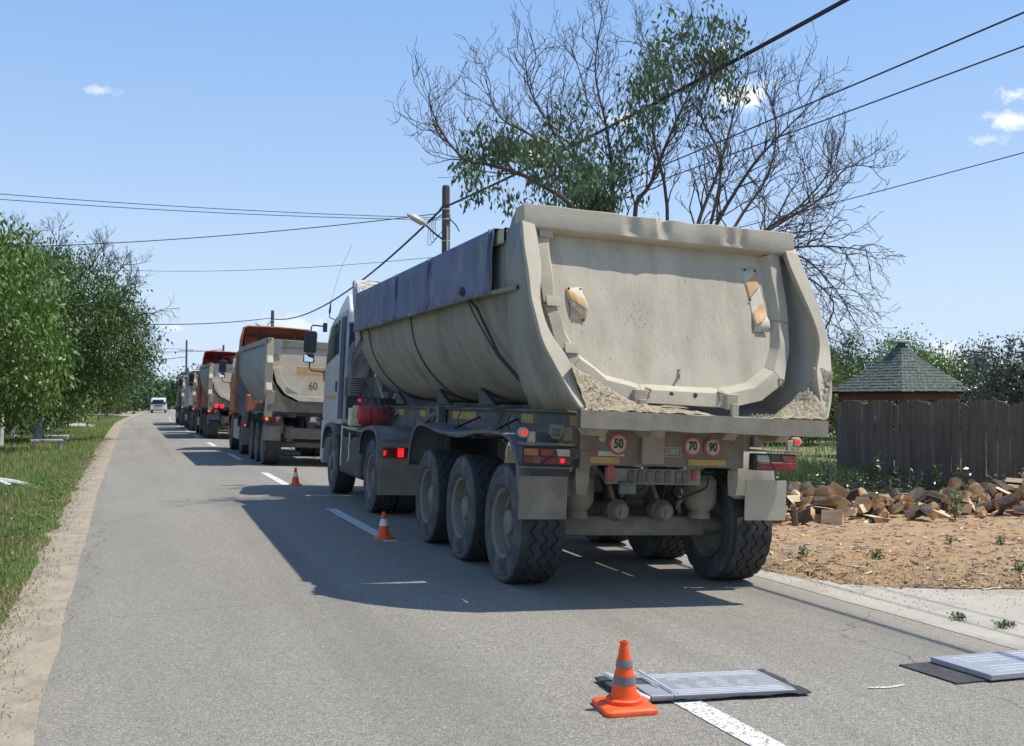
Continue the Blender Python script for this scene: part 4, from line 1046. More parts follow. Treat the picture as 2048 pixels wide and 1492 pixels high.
# under-run rail with rounded cut-outs
mb = MB().box(-.52, .36, PY + .06, PY + .10, .90, 1.03)
ur = mb.build('underrun_rail', 'chassis_dusty', T1, bevel=.004)
for i in range(7):
    x_ = -.30 + i * .085 + (.02 if i == 5 else 0)
    MB().box(x_ - .028, x_ + .028, PY + .045, PY + .058, .915, 1.015).build('slot', 'chassis', ur, bevel=.012)
MB().box(-.52, -.455, PY + .045, PY + .058, .92, 1.05).build('red_reflector', 'red_tape', ur)
MB().box(.27, .31, PY + .045, PY + .058, .94, 1.025).build('red_reflector', 'red_tape', ur)
MB().box(-.42, -.27, PY + .0, PY + .05, .82, .925).build('number_lamp', 'chassis', T1, bevel=.015, seg=2)
# hanging brackets
for (x0, x1, m_) in ((-.80, -.68, 'chassis_dusty'), (.62, .72, 'chassis_dusty')):
    MB().prism([(x0, 1.03), (x1, 1.03), (x1, .93), (x1 - .02, .80), (x0 + .01, .82), (x0, .95)], PY + .05, PY + .058, 'y').build('torn_bracket', m_, T1)
for sg in (-1, 1):
    mb = MB().box(min(sg * .85, sg * .93), max(sg * .85, sg * .93), PY + .02, PY + .2, 1.24, 1.36).tube([(sg * 1.02, PY + .1, 1.31), (sg * .75, PY + .1, 1.30)], .03, 8).prism([(PY + .0, 1.37), (PY + .3, 1.37), (PY + .25, 1.25), (PY + .05, 1.25)], sg * .95, sg * .93)
    mb.box(min(sg * .80, sg * .96), max(sg * .80, sg * .96), PY + .05, PY + .12, 1.33, 1.36)
    mb.build('body_hinge', 'chassis_dusty', T1, bevel=.006)
# round marker lamps on rubber stalks
for s in (-1, 1):
    m_ = MB().box(min(s * 1.18, s * 1.24), max(s * 1.18, s * 1.24), PY, PY + .04, 1.20, 1.31).lathe([(.04, .05), (.042, 0), (.035, -.012), (0, -.012)], 14, 'y', (s * 1.28, PY + .0, 1.30)).build('marker_lamp', 'dust_paint', T1, smooth=True, bevel=.006)
    lathe_part(m_, 'lit_lamp', 'lamp_lit', [(.022, 0), (.016, -.010), (0, -.013)], 'y', (s * 1.28, PY - .012, 1.30), 12)
# brake chambers
for x_ in (-.24, .19):
    c = lathe_part(T1, 'brake_chamber', 'chassis_dusty', [(.05, .25), (.085, .2), (.09, .08), (.098, .075), (.098, .05), (.09, .045), (.085, 0), (.06, -.03), (0, -.035)], 'y', (x_, 1.02, .645), 20)
    MB().tube([(x_ - .012, .985, .68), (x_ + .005, .975, .65), (x_ - .005, .975, .62), (x_, .985, .60)], .010, 6).build('bolt', 'rust_dust', c)
    MB().tube([(x_, 1.15, .72), (x_ - .03, 1.2, .85), (x_ - .1, 1.3, .98)], .02, 6).build('air_hose', 'chassis_dusty', c)
for k_, (xa, xb) in enumerate(((-.45, -.30), (-.1, -.2), (.1, .22), (.5, .36))):
    MB().tube(smooth_path([(xa, .86, 1.02), (xa + .03, .90, .88), ((xa + xb) / 2, 1.0, .80), (xb, 1.15, .72), (xb, 1.3, .60)], 4), .009, 5).build('air_hose', 'strap', T1, smooth=True)
MB().box(-.75, .75, 1.28, 1.44, .40, .58).build('axle_beam', 'chassis_dusty', T1, bevel=.03, seg=2)
MB().tube([(-.52, PY + .1, 1.04), (-.50, PY + .1, .95), (-.42, PY + .1, .90), (-.36, PY + .08, .90)], .006, 5).tube([(.38, PY + .1, 1.03), (.45, PY + .1, 1.0), (.52, PY + .12, 1.02)], .006, 5).tube([(-1.22, PY + .08, 1.03), (-1.19, PY + .08, .98), (-1.1, PY + .08, .95)], .005, 5).build('loose_cable', 'strap', T1)

# ---- equipment behind the first lorry's cab
MB().box(-1.19, -.93, 8.95, 9.45, 1.62, 1.93).build('louvre_box', 'black_metal', T1, bevel=.01)
for i in range(11):
    z_ = 1.635 + i * .028
    MB().box(-1.22, -.72, 8.9, 8.95, z_, z_ + .012).build('louvre', 'chrome', T1)
MB().prism([(-1.14, 1.9), (-.80, 1.9), (-.80, 2.40), (-.86, 2.55), (-.98, 2.58), (-1.10, 2.5), (-1.14, 2.38)], 9.3, 9.6, 'y').build('air_intake', 'mudguard', T1, bevel=.03, seg=2, smooth=True)
MB().box(-.79, -.55, 9.1, 9.5, 1.62, 1.72).tube([(-.72, 9.3, 1.6), (-.72, 9.3, 2.75)], .028, 10).tube([(-.63, 9.3, 1.6), (-.63, 9.3, 2.75)], .022, 10).box(-.78, -.66, 9.15, 9.28, 1.6, 1.95).build('exhaust_pipe', 'chrome', T1, smooth=True)
MB().tube([(-.50, 9.2, 1.95), (-.30, 9.2, 2.0)], .12, 14).build('air_filter', 'lamp_shell', T1, smooth=True)
tk = MB().lathe([(0, -.36), (.13, -.34), (.155, -.28), (.155, .28), (.13, .34), (0, .36)], 22, 'x', (-.78, 8.55, 1.33)).build('red_tank', 'red_tank', T1, smooth=True)
for x_ in (-.95, -.72): MB().lathe([(.159, -.02), (.162, 0), (.159, .02)], 22, 'x', (x_, 8.55, 1.33)).build('tank_band', 'cab_red', tk, smooth=True)
can = MB().box(-1.235, -1.04, 8.55, 8.80, 1.16, 1.44).build('jerry_can', 'can', T1, bevel=.02, seg=2)
MB().box(-1.18, -1.10, 8.62, 8.72, 1.44, 1.475).tube([(-1.16, 8.535, 1.38), (-1.11, 8.53, 1.30), (-1.16, 8.535, 1.22)], .010, 6).tube([(-1.11, 8.535, 1.38), (-1.16, 8.53, 1.30), (-1.11, 8.535, 1.22)], .010, 6).build('can_rib', 'can', can, bevel=.004)
MB().box(-1.25, -1.05, 8.0, 9.3, 1.115, 1.14).build('step_plate', 'chrome', T1, bevel=.004)
mb = MB().tube([(-1.2, 9.45, .5), (-1.2, 9.45, 1.15)], .014, 6).tube([(-1.2, 8.75, .62), (-1.2, 8.75, 1.05)], .012, 6).box(-1.215, -1.19, 8.7, 8.8, .8, .84).box(-1.215, -1.19, 8.7, 8.8, .6, .64)
mb.build('grab_rail', 'chrome', T1)
MB().box(-1.21, -.75, 7.95, 8.45, .52, 1.0).build('battery_box', 'black_metal', T1, bevel=.02)
m_ = lathe_part(T1, 'marker_lamp', 'black_metal', [(.035, .03), (.035, 0), (0, -.002)], 'y', (-1.1, 8.6, 1.56), 12)
lathe_part(m_, 'lit_lamp', 'lamp_lit', [(.022, 0), (.016, -.010), (0, -.013)], 'y', (-1.1, 8.597, 1.56), 12)
mb = MB()
for k in range(5):
    a = rnd.uniform(0, 1); mb.tube(smooth_path([(-.95 + .1 * k, 8.9, 1.62), (-.9 + .1 * k + .05 * a, 8.5, 1.5 + .06 * a), (-.85 + .09 * k, 8.2, 1.38 - .12 * a), (-.75 + .07 * k, 7.9, 1.42)], 4), .011, 6)
mb.tube([(-1.05, 8.9, 1.6), (-1.0, 8.7, 1.85), (-.9, 8.3, 1.5), (-.8, 8.2, 1.62)], .009, 6).box(-.9, -.5, 8.05, 8.2, 1.5, 1.6)
mb.build('air_line', 'strap', T1, smooth=True)
mb = MB().tube(smooth_path([(-.8, 8.8, 1.9), (-.72, 8.6, 1.6), (-.65, 8.5, 1.5), (-.55, 8.4, 1.75), (-.5, 8.3, 1.95)], 4), .016, 6); mb.build('hose', 'chrome', T1, smooth=True)
# CB aerial
MB().tube([(-1.18, 10.9, 2.98), (-1.27, 10.9, 3.02), (-1.27, 10.9, 3.12)], .010, 5).tube([(-1.27, 10.9, 3.10), (-1.26, 10.9, 3.28)], .022, 6, r1=.010).tube([(-1.26, 10.9, 3.28), (-1.18, 10.6, 3.8), (-1.05, 10.2, 4.25)], .0028, 4).build('aerial', 'plastic', T1)

# ------------------------------------------------------------------ the queue ahead
def gate_rear(T, body, side_m, style):
    """visible tailgate of the other lorries"""
    prof = BOXY if style == 'boxy' else HULL
    outl = [(-1.13, 2.98), (-1.13, 2.32), (-1.03, 1.98), (-.82, 1.72), (-.48, 1.56), (.48, 1.56), (.82, 1.72), (1.03, 1.98), (1.13, 2.32), (1.13, 2.98)]
    inn = [(x * .86, 1.62 + (z - 1.62) * .9 + .13) for x, z in outl]
    g = MB(); k = len(outl); g.add([(x, .50 + .12 * (z - 1.5), z) for x, z in outl] + [(x, .54 + .12 * (z - 1.5), z) for x, z in outl], [tuple(range(k)), tuple(range(k, 2 * k))[::-1]] + [(i, (i + 1) % k, k + (i + 1) % k, k + i) for i in range(k)])
    gt = g.build('tailgate', 'dust_paint', T)
    for i in range(1, k - 2):
        a, b, c, d = outl[i], outl[i + 1], inn[i + 1], inn[i]
        rows = []
        for dv in (-.05, 0): rows.append([(p[0] * (.995), .50 + .12 * (p[1] - 1.5) + dv, p[1]) for p in (a, b, c, d)])
        m = MB().loft(rows, closed=True); m.f.append((0, 1, 2, 3)); m.m.append(0); m.build('gate_frame', 'dust_paint', gt, bevel=.008)
    MB().box(-1.12, 1.12, .62, .70, 2.84, 3.02).build('top_bar', 'dust_side', gt, bevel=.01)
    for s in (-1, 1):
        MB().prism([(.72, 3.04), (.55, 3.04), (.52, 2.62), (.40, 2.45), (.46, 1.98), (.36, 1.80), (.40, 1.72), (.75, 1.72)], s * 1.14, s * 1.29).build('corner_post', 'dust_paint', body, bevel=.01)
        MB().prism([(.38, 1.78), (.62, 1.78), (.80, 1.20), (.62, 1.16)], s * 1.08, s * 1.25).build('support_leg', 'dust_paint', body, bevel=.01)
        if s < 0: MB().box(-1.13, -.92, .60, .618, 2.66, 3.0).build('hinge_plate', 'dust_side2', gt)
    MB().prism([(-1.25, 2.0), (-.86, 1.68), (-.45, 1.50), (.45, 1.50), (.86, 1.68), (1.25, 2.0), (1.2, 1.30), (-1.2, 1.30)], .50, .66, 'y').build('rear_panel', 'panel_dusty', T)
    MB().box(-.62, .95, .62, .7, .66, .92).build('underrun_rail', 'panel_dusty', T, bevel=.01)
    return gt


sp2 = dict(prof=BOXY, body='boxy', vf=7.0, side='dust_side2', paint='dust_side2', cab_v=8.3, trac_v=6.35, front_v=9.35, axles=[1.3, 2.55, 3.8], cab='cab_brown', door='cab_orange', rearm='deep_blue', roof='high', h=3.1, lit='lamp_lit_o', visor='cab_orange')
T2, body2, beam2 = make_truck('dump_truck', 'second dump truck in the queue, grey tipper body and orange cab with roof deflector', 4.19, 23.65, 0, sp2)
g2 = gate_rear(T2, body2, 'dust_side2', 'boxy')
MB().box(-.58, .30, .42, .435, 2.2, 2.4).build('warning_plate', 'plate_orange', g2, bevel=.01)
text('gate_number', '60', .27, 'ink', g2, (-.17, .485, 1.93), (R(90), 0, 0), .001, .0, .8)
text('gate_number', '80', .27, 'ink', g2, (.22, .485, 1.93), (R(90), 0, 0), .001, .0, .8)
MB().box(-.95, -.5, 7.5, 8.0, 1.25, 1.75).build('hydraulic_tank', 'cab_orange', T2, bevel=.04)
sp3 = dict(prof=HULL, body='hull', vf=6.2, side='dust_side2', paint='dust_side2', cab_v=7.1, trac_v=5.9, front_v=8.3, axles=[1.2, 2.4, 3.6], cab='cab_red', door='cab_brown', rearm='cab_brown', roof='high', h=3.05, lit='lamp_lit', visor='cab_red')
T3, body3, beam3 = make_truck('dump_truck', 'third dump truck in the queue, half-pipe body and red cab behind the orange one', 4.12, 41.2, 0, sp3)
g3 = gate_rear(T3, body3, 'dust_side2', 'hull')
for x_ in (-.95, -.72):
    for z_ in (1.33,): MB().box(x_ - .07, x_ + .07, .47, .50, z_ - .08, z_ + .08).build('lit_lamp', 'lamp_lit', T3, bevel=.02)
sp4 = dict(prof=HULL, body='hull', vf=6.2, side='dust_side2', paint='dust_side2', cab_v=7.2, trac_v=5.9, front_v=8.5, axles=[1.2, 2.4, 3.6], cab='cab_white', door='cab_white', rearm='cab_white', roof='low', h=3.0, lit='lamp_lit')
T4, body4, _ = make_truck('dump_truck', 'fourth dump truck in the queue with a plain white cab', 4.12, 51.9, 0, sp4)
gate_rear(T4, body4, 'dust_side2', 'hull')
sp5 = dict(sp4, cab='dust_side', door='dust_side', rearm='black_metal', h=2.95)
T5, body5, _ = make_truck('dump_truck', 'farthest dump truck at the head of the queue, dull grey cab', 4.12, 63.2, 0, sp5)
gate_rear(T5, body5, 'dust_side2', 'hull')


# ------------------------------------------------------------------ fence, gate rail, gazebo
FX = 13.7; FY0, FY1 = 9.6, 17.0
fence = empty('wooden_fence', (FX, FY1, -.17), label='tall dark weathered plank fence with scalloped top behind the firewood', cat='fence')


def fence_top(d): t = (d / .87) % 1.0; return 1.60 + .115 * math.sqrt(max(0, 1 - (2 * t - 1) ** 2))


d = 0; k = 0
while d < FY1 - FY0:
    wd = rnd.uniform(.085, .125); g = rnd.choice([.004, .006, .003, .012]) if k not in (13, 14, 15) else .03
    h = [fence_top(d + wd * t) + rnd.uniform(-.006, .006) for t in (0.001, .5, .999)]
    th = rnd.uniform(.018, .026); x_ = rnd.uniform(-.012, .012)
    z0 = .02 if k not in (14,) else .25
    m = MB().prism([(-d, z0), (-d, h[0]), (-d - wd / 2, h[1]), (-d - wd, h[2]), (-d - wd, z0)], x_, x_ + th)
    o = m.build('plank', 'fence', fence, bevel=.002, rot=(R(rnd.uniform(-.5, .5)) , 0, 0))
    d += wd + g; k += 1
for z_ in (.35, 1.2): MB().box(.028, .07, -(FY1 - FY0), 0, z_, z_ + .08).build('rail', 'fence', fence)
for dd in (0, 1.75, 3.6, 5.4, 7.2): MB().box(.03, .13, -dd - .05, -dd + .05, 0, 1.5).build('post', 'fence', fence)
rail = empty('rail_barrier', (FX, 17.2, -.17), label='dark horizontal timber rail running on from the left end of the plank fence', cat='rail')
MB().box(-.04, .04, 0, 7, 1.10, 1.20).build('rail', 'fence', rail, bevel=.01)
for dd in (3.4, 6.9): MB().box(-.05, .05, dd, dd + .1, 0, 1.1).build('post', 'fence', rail)

GZ = (21.75, 24.0); gza = math.atan2(-GZ[1], -GZ[0])
gz = empty('gazebo', (GZ[0], GZ[1], -.35), (0, 0, gza), label='garden gazebo with green shingled pyramid roof rising behind the plank fence', cat='gazebo')


def gz_r(t): return 2.18 * (1 - t) ** 1.0 - .16 * math.sin(math.pi * (1 - t)) * 1.2      # radius of the corner at height fraction t (slightly bell-cast)


courses = 17
for face in range(4):
    mb = MB(); a0, a1 = R(90 * face), R(90 * face + 90)
    for c in range(courses):
        t0, t1 = c / courses, (c + 1.25) / courses
        r0, r1 = max(.12, gz_r(t0)), max(.10, gz_r(min(1, t1))); zA, zB = 2.14 + 1.5 * t0 + .022, 2.14 + 1.5 * min(1, t1)
        nseg = max(2, int(18 * (1 - t0)))
        for s_ in range(nseg):
            j = rnd.uniform(-.008, .010)
            p = []
            for (rr_, zz_, uu) in ((r0, zA + j, s_ / nseg), (r0, zA + j, (s_ + .93) / nseg), (r1, zB, (s_ + .93) / nseg), (r1, zB, s_ / nseg)):
                A_ = Vector((math.cos(a0) * rr_, math.sin(a0) * rr_, zz_)); B_ = Vector((math.cos(a1) * rr_, math.sin(a1) * rr_, zz_)); p.append(A_.lerp(B_, uu))
            q = [v - Vector((0, 0, .02)) for v in p]
            mb.add(p + q, [(0, 1, 2, 3), (0, 4, 5, 1), (1, 5, 6, 2), (0, 3, 7, 4)])
    rf = mb.build('shingle_slope', 'shingle', gz); rf['kind'] = 'stuff'
mb = MB(); corners = lambda r_, z_: [(math.cos(R(90 * i)) * r_, math.sin(R(90 * i)) * r_, z_) for i in range(4)]
mb.add(corners(2.12, 2.10) + [(0, 0, 2.9)], [(0, 1, 4), (1, 2, 4), (2, 3, 4), (3, 0, 4), (3, 2, 1, 0)])
mb.build('roof_deck', 'gazebo_wood', gz)
mb = MB(); mb.loft([corners(.24, 3.62), corners(.25, 3.67), corners(.02, 3.70)], closed=True).build('roof_cap', 'stone_grey', gz)
for i in range(4):
    c, s_ = math.cos(R(90 * i)) * 1.75, math.sin(R(90 * i)) * 1.75
    MB().box(c - .07, c + .07, s_ - .07, s_ + .07, 0, 2.15).build('post', 'gazebo_wood', gz, bevel=.01)
    c2, s2 = math.cos(R(90 * i + 90)) * 1.75, math.sin(R(90 * i + 90)) * 1.75
    v = Vector((c2 - c, s2 - s_, 0)); T_ = Matrix.Translation((c, s_, 0)) @ Matrix.Rotation(math.atan2(v.y, v.x), 4, 'Z')
    MB().box(0, v.length, -.05, .05, 1.90, 2.10, T=T_).build('beam', 'gazebo_wood', gz)
    MB().box(0, v.length, -.03, .03, .0, .95, T=T_).build('parapet', 'gazebo_wood', gz)


# ------------------------------------------------------------------ firewood
def log_mesh(kind, L, r, seed):
    q = random.Random(seed); mb = MB(); nn = 7
    def ring(x, kk=1):
        if kind == 'round': return [(x, (r * (1 + .12 * q2[i])) * math.cos(a), (r * (1 + .12 * q2[i])) * math.sin(a)) for i, a in enumerate(angs)]
        return [(x, 0 + jit[0], 0 + jit[1])] + [(x, (r * (1 + .1 * q2[i])) * math.cos(a), (r * (1 + .1 * q2[i])) * math.sin(a)) for i, a in enumerate(angs)]
    span = {'round': 360, 'half': 175, 'quarter': q.uniform(70, 105)}[kind]
    cnt = 10 if kind == 'round' else 5
    angs = [R(span) * i / (cnt if kind == 'round' else cnt - 1) for i in range(cnt)]; q2 = [q.uniform(-1, 1) for _ in angs]; jit = (q.uniform(-.01, .02), q.uniform(-.01, .01))
    ra, rb = ring(-L / 2), ring(L / 2); k = len(ra); rb = [(x + q.uniform(-.012, .012), y * .95, z * .95) for x, y, z in rb]
    V_ = ra + rb; F_ = []; ms = []
    for i in range(k):
        j = (i + 1) % k; F_.append((i, j, k + j, k + i)); ms.append(0 if kind == 'round' or (0 < i < k - 1) else 1)
    F_.append(tuple(range(k))); ms.append(2); F_.append(tuple(range(k, 2 * k))[::-1]); ms.append(2)
    mb.v = V_; mb.f = F_; mb.m = ms
    return mb.mesh('log', ['log_bark', 'wood_cut2', 'wood_cut'])


log_meshes = []
for i in range(30):
    kd = ['quarter', 'quarter', 'half', 'quarter', 'round', 'quarter'][i % 6]; log_meshes.append((kd, log_mesh(kd, rnd.uniform(.20, .30), rnd.uniform(.07, .125), i)))
LL = {'quarter': 'split wedge of firewood with pale cut faces lying in the heap before the plank fence',
      'half': 'half-round firewood log with dark bark in the heap before the plank fence',
      'round': 'unsplit round firewood log with rough bark in the heap before the plank fence'}
pile0 = Vector((7.3, 10.45, 0)); pd = Vector((.985, -.17, 0)).normalized(); pn = Vector((.17, .985, 0)).normalized()


def pile_h(t, q):
    side = min(1, max(0, t / 1.0)) ** .7; ridge = max(0, math.sin(math.pi * min(1, max(0, q / 2.2)))) ** .7
    und = .72 + .28 * math.sin(t * 1.5 + .9) + .15 * mnoise.noise(Vector((t * 1.2, q, 0)))
    return .43 * side * ridge * und


nlog = 0
cells = []
for layer in range(4):
    for iq in range(9):
        for it in range(24):
            t = -.05 + it * .235 + (iq % 2) * .12 + rnd.uniform(-.06, .06); q = .04 + iq * .22 + rnd.uniform(-.06, .06) + .05 * layer
            h = pile_h(t, q); zc = layer * .12 + .045
            if layer > 0 and zc > h: continue
            if layer < 3 and pile_h(t, q + .1) > zc + .30 and q > .45: continue
            if layer == 0 and (q > 1.9 or rnd.random() < .12): continue
            cells.append((t, q, zc, layer))
rnd.shuffle(cells); cells = cells[:288]
for (t, q, zc, layer) in cells:
    kd, me = log_meshes[rnd.randrange(30)]
    p = pile0 + pd * t + pn * q; gz_ = mound_z(p.x, p.y) + .03
    o = bpy.data.objects.new('firewood_log', me); COL.objects.link(o)
    o.location = (p.x, p.y, gz_ + zc + rnd.uniform(-.02, .03)); o.rotation_euler = (rnd.uniform(0, 6.28), rnd.gauss(0, .28), rnd.uniform(0, 6.28) if rnd.random() < .6 else rnd.choice([R(80), R(250)]) + rnd.gauss(0, .3))
    third = 'left end' if t < 1.5 else ('left half' if t < 3.0 else ('right half' if t < 4.5 else 'far right end'))
    row_ = 'front foot' if q < .35 else ('front slope' if q < .8 else ('crest' if q < 1.4 else 'back near the fence'))
    tag(o, {'quarter': 'split wedge of firewood', 'half': 'half-round firewood log', 'round': 'unsplit round firewood log'}[kd] + ', ' + third + ', ' + row_ + (', topmost' if layer >= 2 else (', second layer' if layer == 1 else ', on the ground')), 'log', 'firewood logs heaped in front of the fence')
for (x_, y_) in ((6.95, 11.7), (7.15, 12.3)):
    kd, me = log_meshes[rnd.choice([0, 2, 5])]; o = bpy.data.objects.new('firewood_log', me); COL.objects.link(o); o.location = (x_, y_, mound_z(x_, y_) + .12); o.rotation_euler = (.4, .2, rnd.uniform(0, 6))
    tag(o, 'stray split log lying left of the firewood heap, ' + ('nearer the road' if y_ < 12 else 'nearer the fence'), 'log', 'firewood logs heaped in front of the fence')
# chips, bark strips and straw strewn over the sawdust
mb = MB()
for i in range(3200):
    x_ = rnd.uniform(5.7, 13.5); y_ = drive_edge(x_) + rnd.random() ** 1.4 * 4.2 + rnd.uniform(-.12, .1); z_ = mound_z(x_, y_) + .032 if y_ > drive_edge(x_) else -.116
    a = rnd.uniform(0, 6.28); L = rnd.uniform(.01, .055) * (1 if rnd.random() < .93 else 2.4); w_ = rnd.uniform(.003, .012); c, s_ = math.cos(a), math.sin(a); h = rnd.uniform(.002, .02)
    mb.add([(x_ - c * L + s_ * w_, y_ - s_ * L - c * w_, z_ + .003), (x_ + c * L + s_ * w_, y_ + s_ * L - c * w_, z_ + h), (x_ + c * L - s_ * w_, y_ + s_ * L + c * w_, z_ + h + .004), (x_ - c * L - s_ * w_, y_ - s_ * L + c * w_, z_ + .006)], [(0, 1, 2, 3)], rnd.choice([0, 1, 1, 2]))
tag(mb.build('wood_chips', ['chip', 'log_bark', 'wood_cut'], fix=False), 'loose wood chips and bark strewn over the sawdust beside the driveway', kind='stuff')
# gravel crumbs on driveway and shoulder
mb = MB()
for i in range(2000):
    if i % 2: x_ = rnd.uniform(5.6, 9.5); y_ = drive_edge(x_) - abs(rnd.gauss(0, 1.0)); z_ = -.117
    else: y_ = 2 + rnd.random() ** 2 * 30; x_ = -.62 + rnd.gauss(0, .17); z_ = -.002
    r_ = rnd.uniform(.002, .0075)
    mb.add([(x_ + r_, y_, z_), (x_ - r_ * .6, y_ + r_, z_), (x_ - r_ * .5, y_ - r_, z_), (x_, y_, z_ + r_ * 1.2)], [(0, 1, 3), (1, 2, 3), (2, 0, 3)], rnd.choice([0, 1]))
tag(mb.build('gravel', ['stone_grey', 'sand'], fix=False), 'small stones scattered along both road edges', kind='stuff')


# ------------------------------------------------------------------ foliage
def leaves(name, P, size, matn, parent=None, hang=.5, aspect=.42, kind=None):
    n = len(P); d = rs.normal(size=(n, 3)); d[:, 2] -= hang * 2.2; d /= np.linalg.norm(d, axis=1)[:, None]
    u = rs.normal(size=(n, 3)); u -= (u * d).sum(1)[:, None] * d; u /= np.linalg.norm(u, axis=1)[:, None]; nn_ = np.cross(d, u)
    L = size * rs.uniform(.6, 1.25, n)[:, None]; W = L * aspect
    V0 = P; V2 = P + d * L; V1 = P + d * L * .45 + u * W / 2 + nn_ * W * .18; V3 = P + d * L * .45 - u * W / 2 + nn_ * W * .18
    V = np.stack([V0, V1, V2, V3], 1).reshape(-1, 3); F = np.arange(4 * n).reshape(n, 4)
    tone = rs.beta(1.3, 2.6, n)
    return quads_mesh(name, V, F, matn, tone, parent)


def clump_points(blobs, n_clump, per, spread, shell=.55, flat=1.0):
    """blobs: (cx, cy, cz, rx, ry, rz)"""
    blobs = np.array(blobs, float); vol = blobs[:, 3] * blobs[:, 4] * blobs[:, 5]; pick = rs.choice(len(blobs), n_clump, p=vol / vol.sum())
    d = rs.normal(size=(n_clump, 3)); d /= np.linalg.norm(d, axis=1)[:, None]; rad = (shell + (1 - shell) * rs.rand(n_clump)) * (1 + .10 * rs.normal(size=n_clump))
    C = blobs[pick, :3] + d * rad[:, None] * blobs[pick, 3:]
    sp = spread * rs.uniform(.6, 1.4, n_clump)
    P = np.repeat(C, per, 0) + rs.normal(size=(n_clump * per, 3)) * np.repeat(sp, per)[:, None] * np.array([1, 1, flat])
    return P[P[:, 2] > .05], C


def branch_path(a, b, sag=.1, n=5, jit=.12):
    a, b = Vector(a), Vector(b); L = (b - a).length; out = []
    for i in range(n + 1):
        t = i / n; p = a.lerp(b, t) + Vector((mnoise.noise(a * 3 + Vector((t * 3, 0, 0))), mnoise.noise(b * 3 + Vector((0, t * 3, 0))), 0)) * jit * L * math.sin(math.pi * t) + Vector((0, 0, sag * L * math.sin(math.pi * t))); out.append(p)
    return out


def grow(mb, p, d, L, r, lev, tips, q, up=.25, droop=0, kids=(5, 4, 3), wig=.22, n=4):
    pts = [Vector(p)]; dd = Vector(d).normalized(); steps = 5 if lev > 1 else 4
    for i in range(steps):
        dd = (dd + Vector((q.gauss(0, wig), q.gauss(0, wig), q.gauss(0, wig * .7) + up * .22 - droop * .12))).normalized(); pts.append(pts[-1] + dd * L / steps)
    mb.tube(pts, r, 4 if lev > 1 else 3, cap=False, r1=max(.0045, r * .35))
    tips.append((pts[-1], dd))
    if lev <= 0: return
    k = kids[min(lev, len(kids)) - 1]
    for i in range(k):
        t = .25 + .75 * (i + q.random() * .8) / k; j = min(steps - 1, int(t * steps)); p0 = pts[j].lerp(pts[j + 1], t * steps - j) if j < steps else pts[-1]
        ax = (pts[j + 1] - pts[j]).normalized(); o = ax.orthogonal().normalized(); o.rotate(Matrix.Rotation(q.uniform(0, 6.283), 3, ax)); a = q.uniform(.45, 1.0)
        nd = ax * math.cos(a) + o * math.sin(a)
        grow(mb, p0, nd, L * q.uniform(.42, .62), r * .55, lev - 1, tips, q, up, droop, kids, wig)


# --- the big half-dead tree behind the first lorry.  Authored in its own frame: a = to the right, h = height, d = depth
TB = Vector((8.35, 14.6, -.1)); TRt = Vector((math.cos(PSI), -math.sin(PSI), 0)); TFw = Vector((math.sin(PSI), math.cos(PSI), 0))
K_ = .00825


def tp(px, py, d): s_ = 1 + d / 16.5; return TB + TRt * ((px - 1360) * K_ * s_ + d * .168) + TFw * (d + .35) + Vector((0, 0, .1 + 1.55 + (800 - py) * K_ * s_))


big = empty('half_dead_tree', TB, label='large spreading tree, mostly bare grey branches with a few leafy boughs, behind the first truck', cat='tree')
tr = MB(); TBi = Matrix.Translation(-TB); q = random.Random(11)
stems = [([(1330, 700, 0), (1290, 560, .1), (1256, 430, .2), (1252, 330, .3), (1240, 230, .2), (1218, 120, .3), (1232, 5, .2)], .062),
         ([(1345, 690, 0), (1300, 430, -.4), (1335, 350, -.6), (1375, 250, -.7), (1425, 140, -.8), (1450, 60, -.8)], .06),
         ([(1370, 690, 0), (1425, 450, .5), (1470, 330, .7), (1500, 220, .9), (1515, 130, 1.0)], .055),
         ([(1340, 700, 0), (1205, 440, -.6), (1100, 350, -1.0), (1010, 315, -1.1), (950, 300, -1.2), (905, 250, -1.2), (880, 195, -1.3)], .06),
         ([(1330, 690, 0), (1180, 380, .3), (1100, 265, .6), (1020, 215, .8), (988, 130, .9)], .05),
         ([(1335, 690, 0), (1200, 350, -.3), (1130, 240, -.5), (1085, 160, -.6), (1075, 100, -.6)], .045),
         ([(1385, 700, 0), (1450, 480, -.5), (1535, 330, -.9), (1600, 255, -1.2), (1665, 190, -1.3)], .055),
         ([(1390, 700, 0), (1480, 520, .4), (1590, 440, .9), (1680, 385, 1.3), (1735, 320, 1.5), (1790, 320, 1.6)], .055),
         ([(1395, 700, 0), (1500, 540, -.6), (1610, 490, -1.0), (1700, 482, -1.3), (1780, 490, -1.5)], .05),
         ([(1395, 700, 0), (1510, 520, .2), (1630, 500, .4), (1705, 565, .7), (1745, 630, .8)], .042),
         ([(1360, 690, 0), (1365, 400, .9), (1335, 240, 1.1), (1345, 120, 1.2), (1310, 40, 1.2)], .05),
         ([(1385, 700, 0), (1500, 450, .9), (1570, 340, 1.4), (1590, 240, 1.6), (1570, 160, 1.6)], .048),
         ([(1395, 700, 0), (1560, 550, -.2), (1650, 545, -.5), (1710, 600, -.6), (1690, 660, -.6)], .038),
         ([(1350, 700, 0), (1290, 480, .8), (1230, 400, 1.3), (1170, 290, 1.5), (1200, 190, 1.6), (1170, 80, 1.6)], .045),
         ([(1380, 700, 0), (1460, 430, -1.0), (1480, 300, -1.3), (1440, 200, -1.5), (1480, 110, -1.6)], .042),
         ([(1395, 700, 0), (1540, 480, 0), (1640, 400, 0), (1700, 330, .2), (1700, 300, .3)], .04)]
tips = []
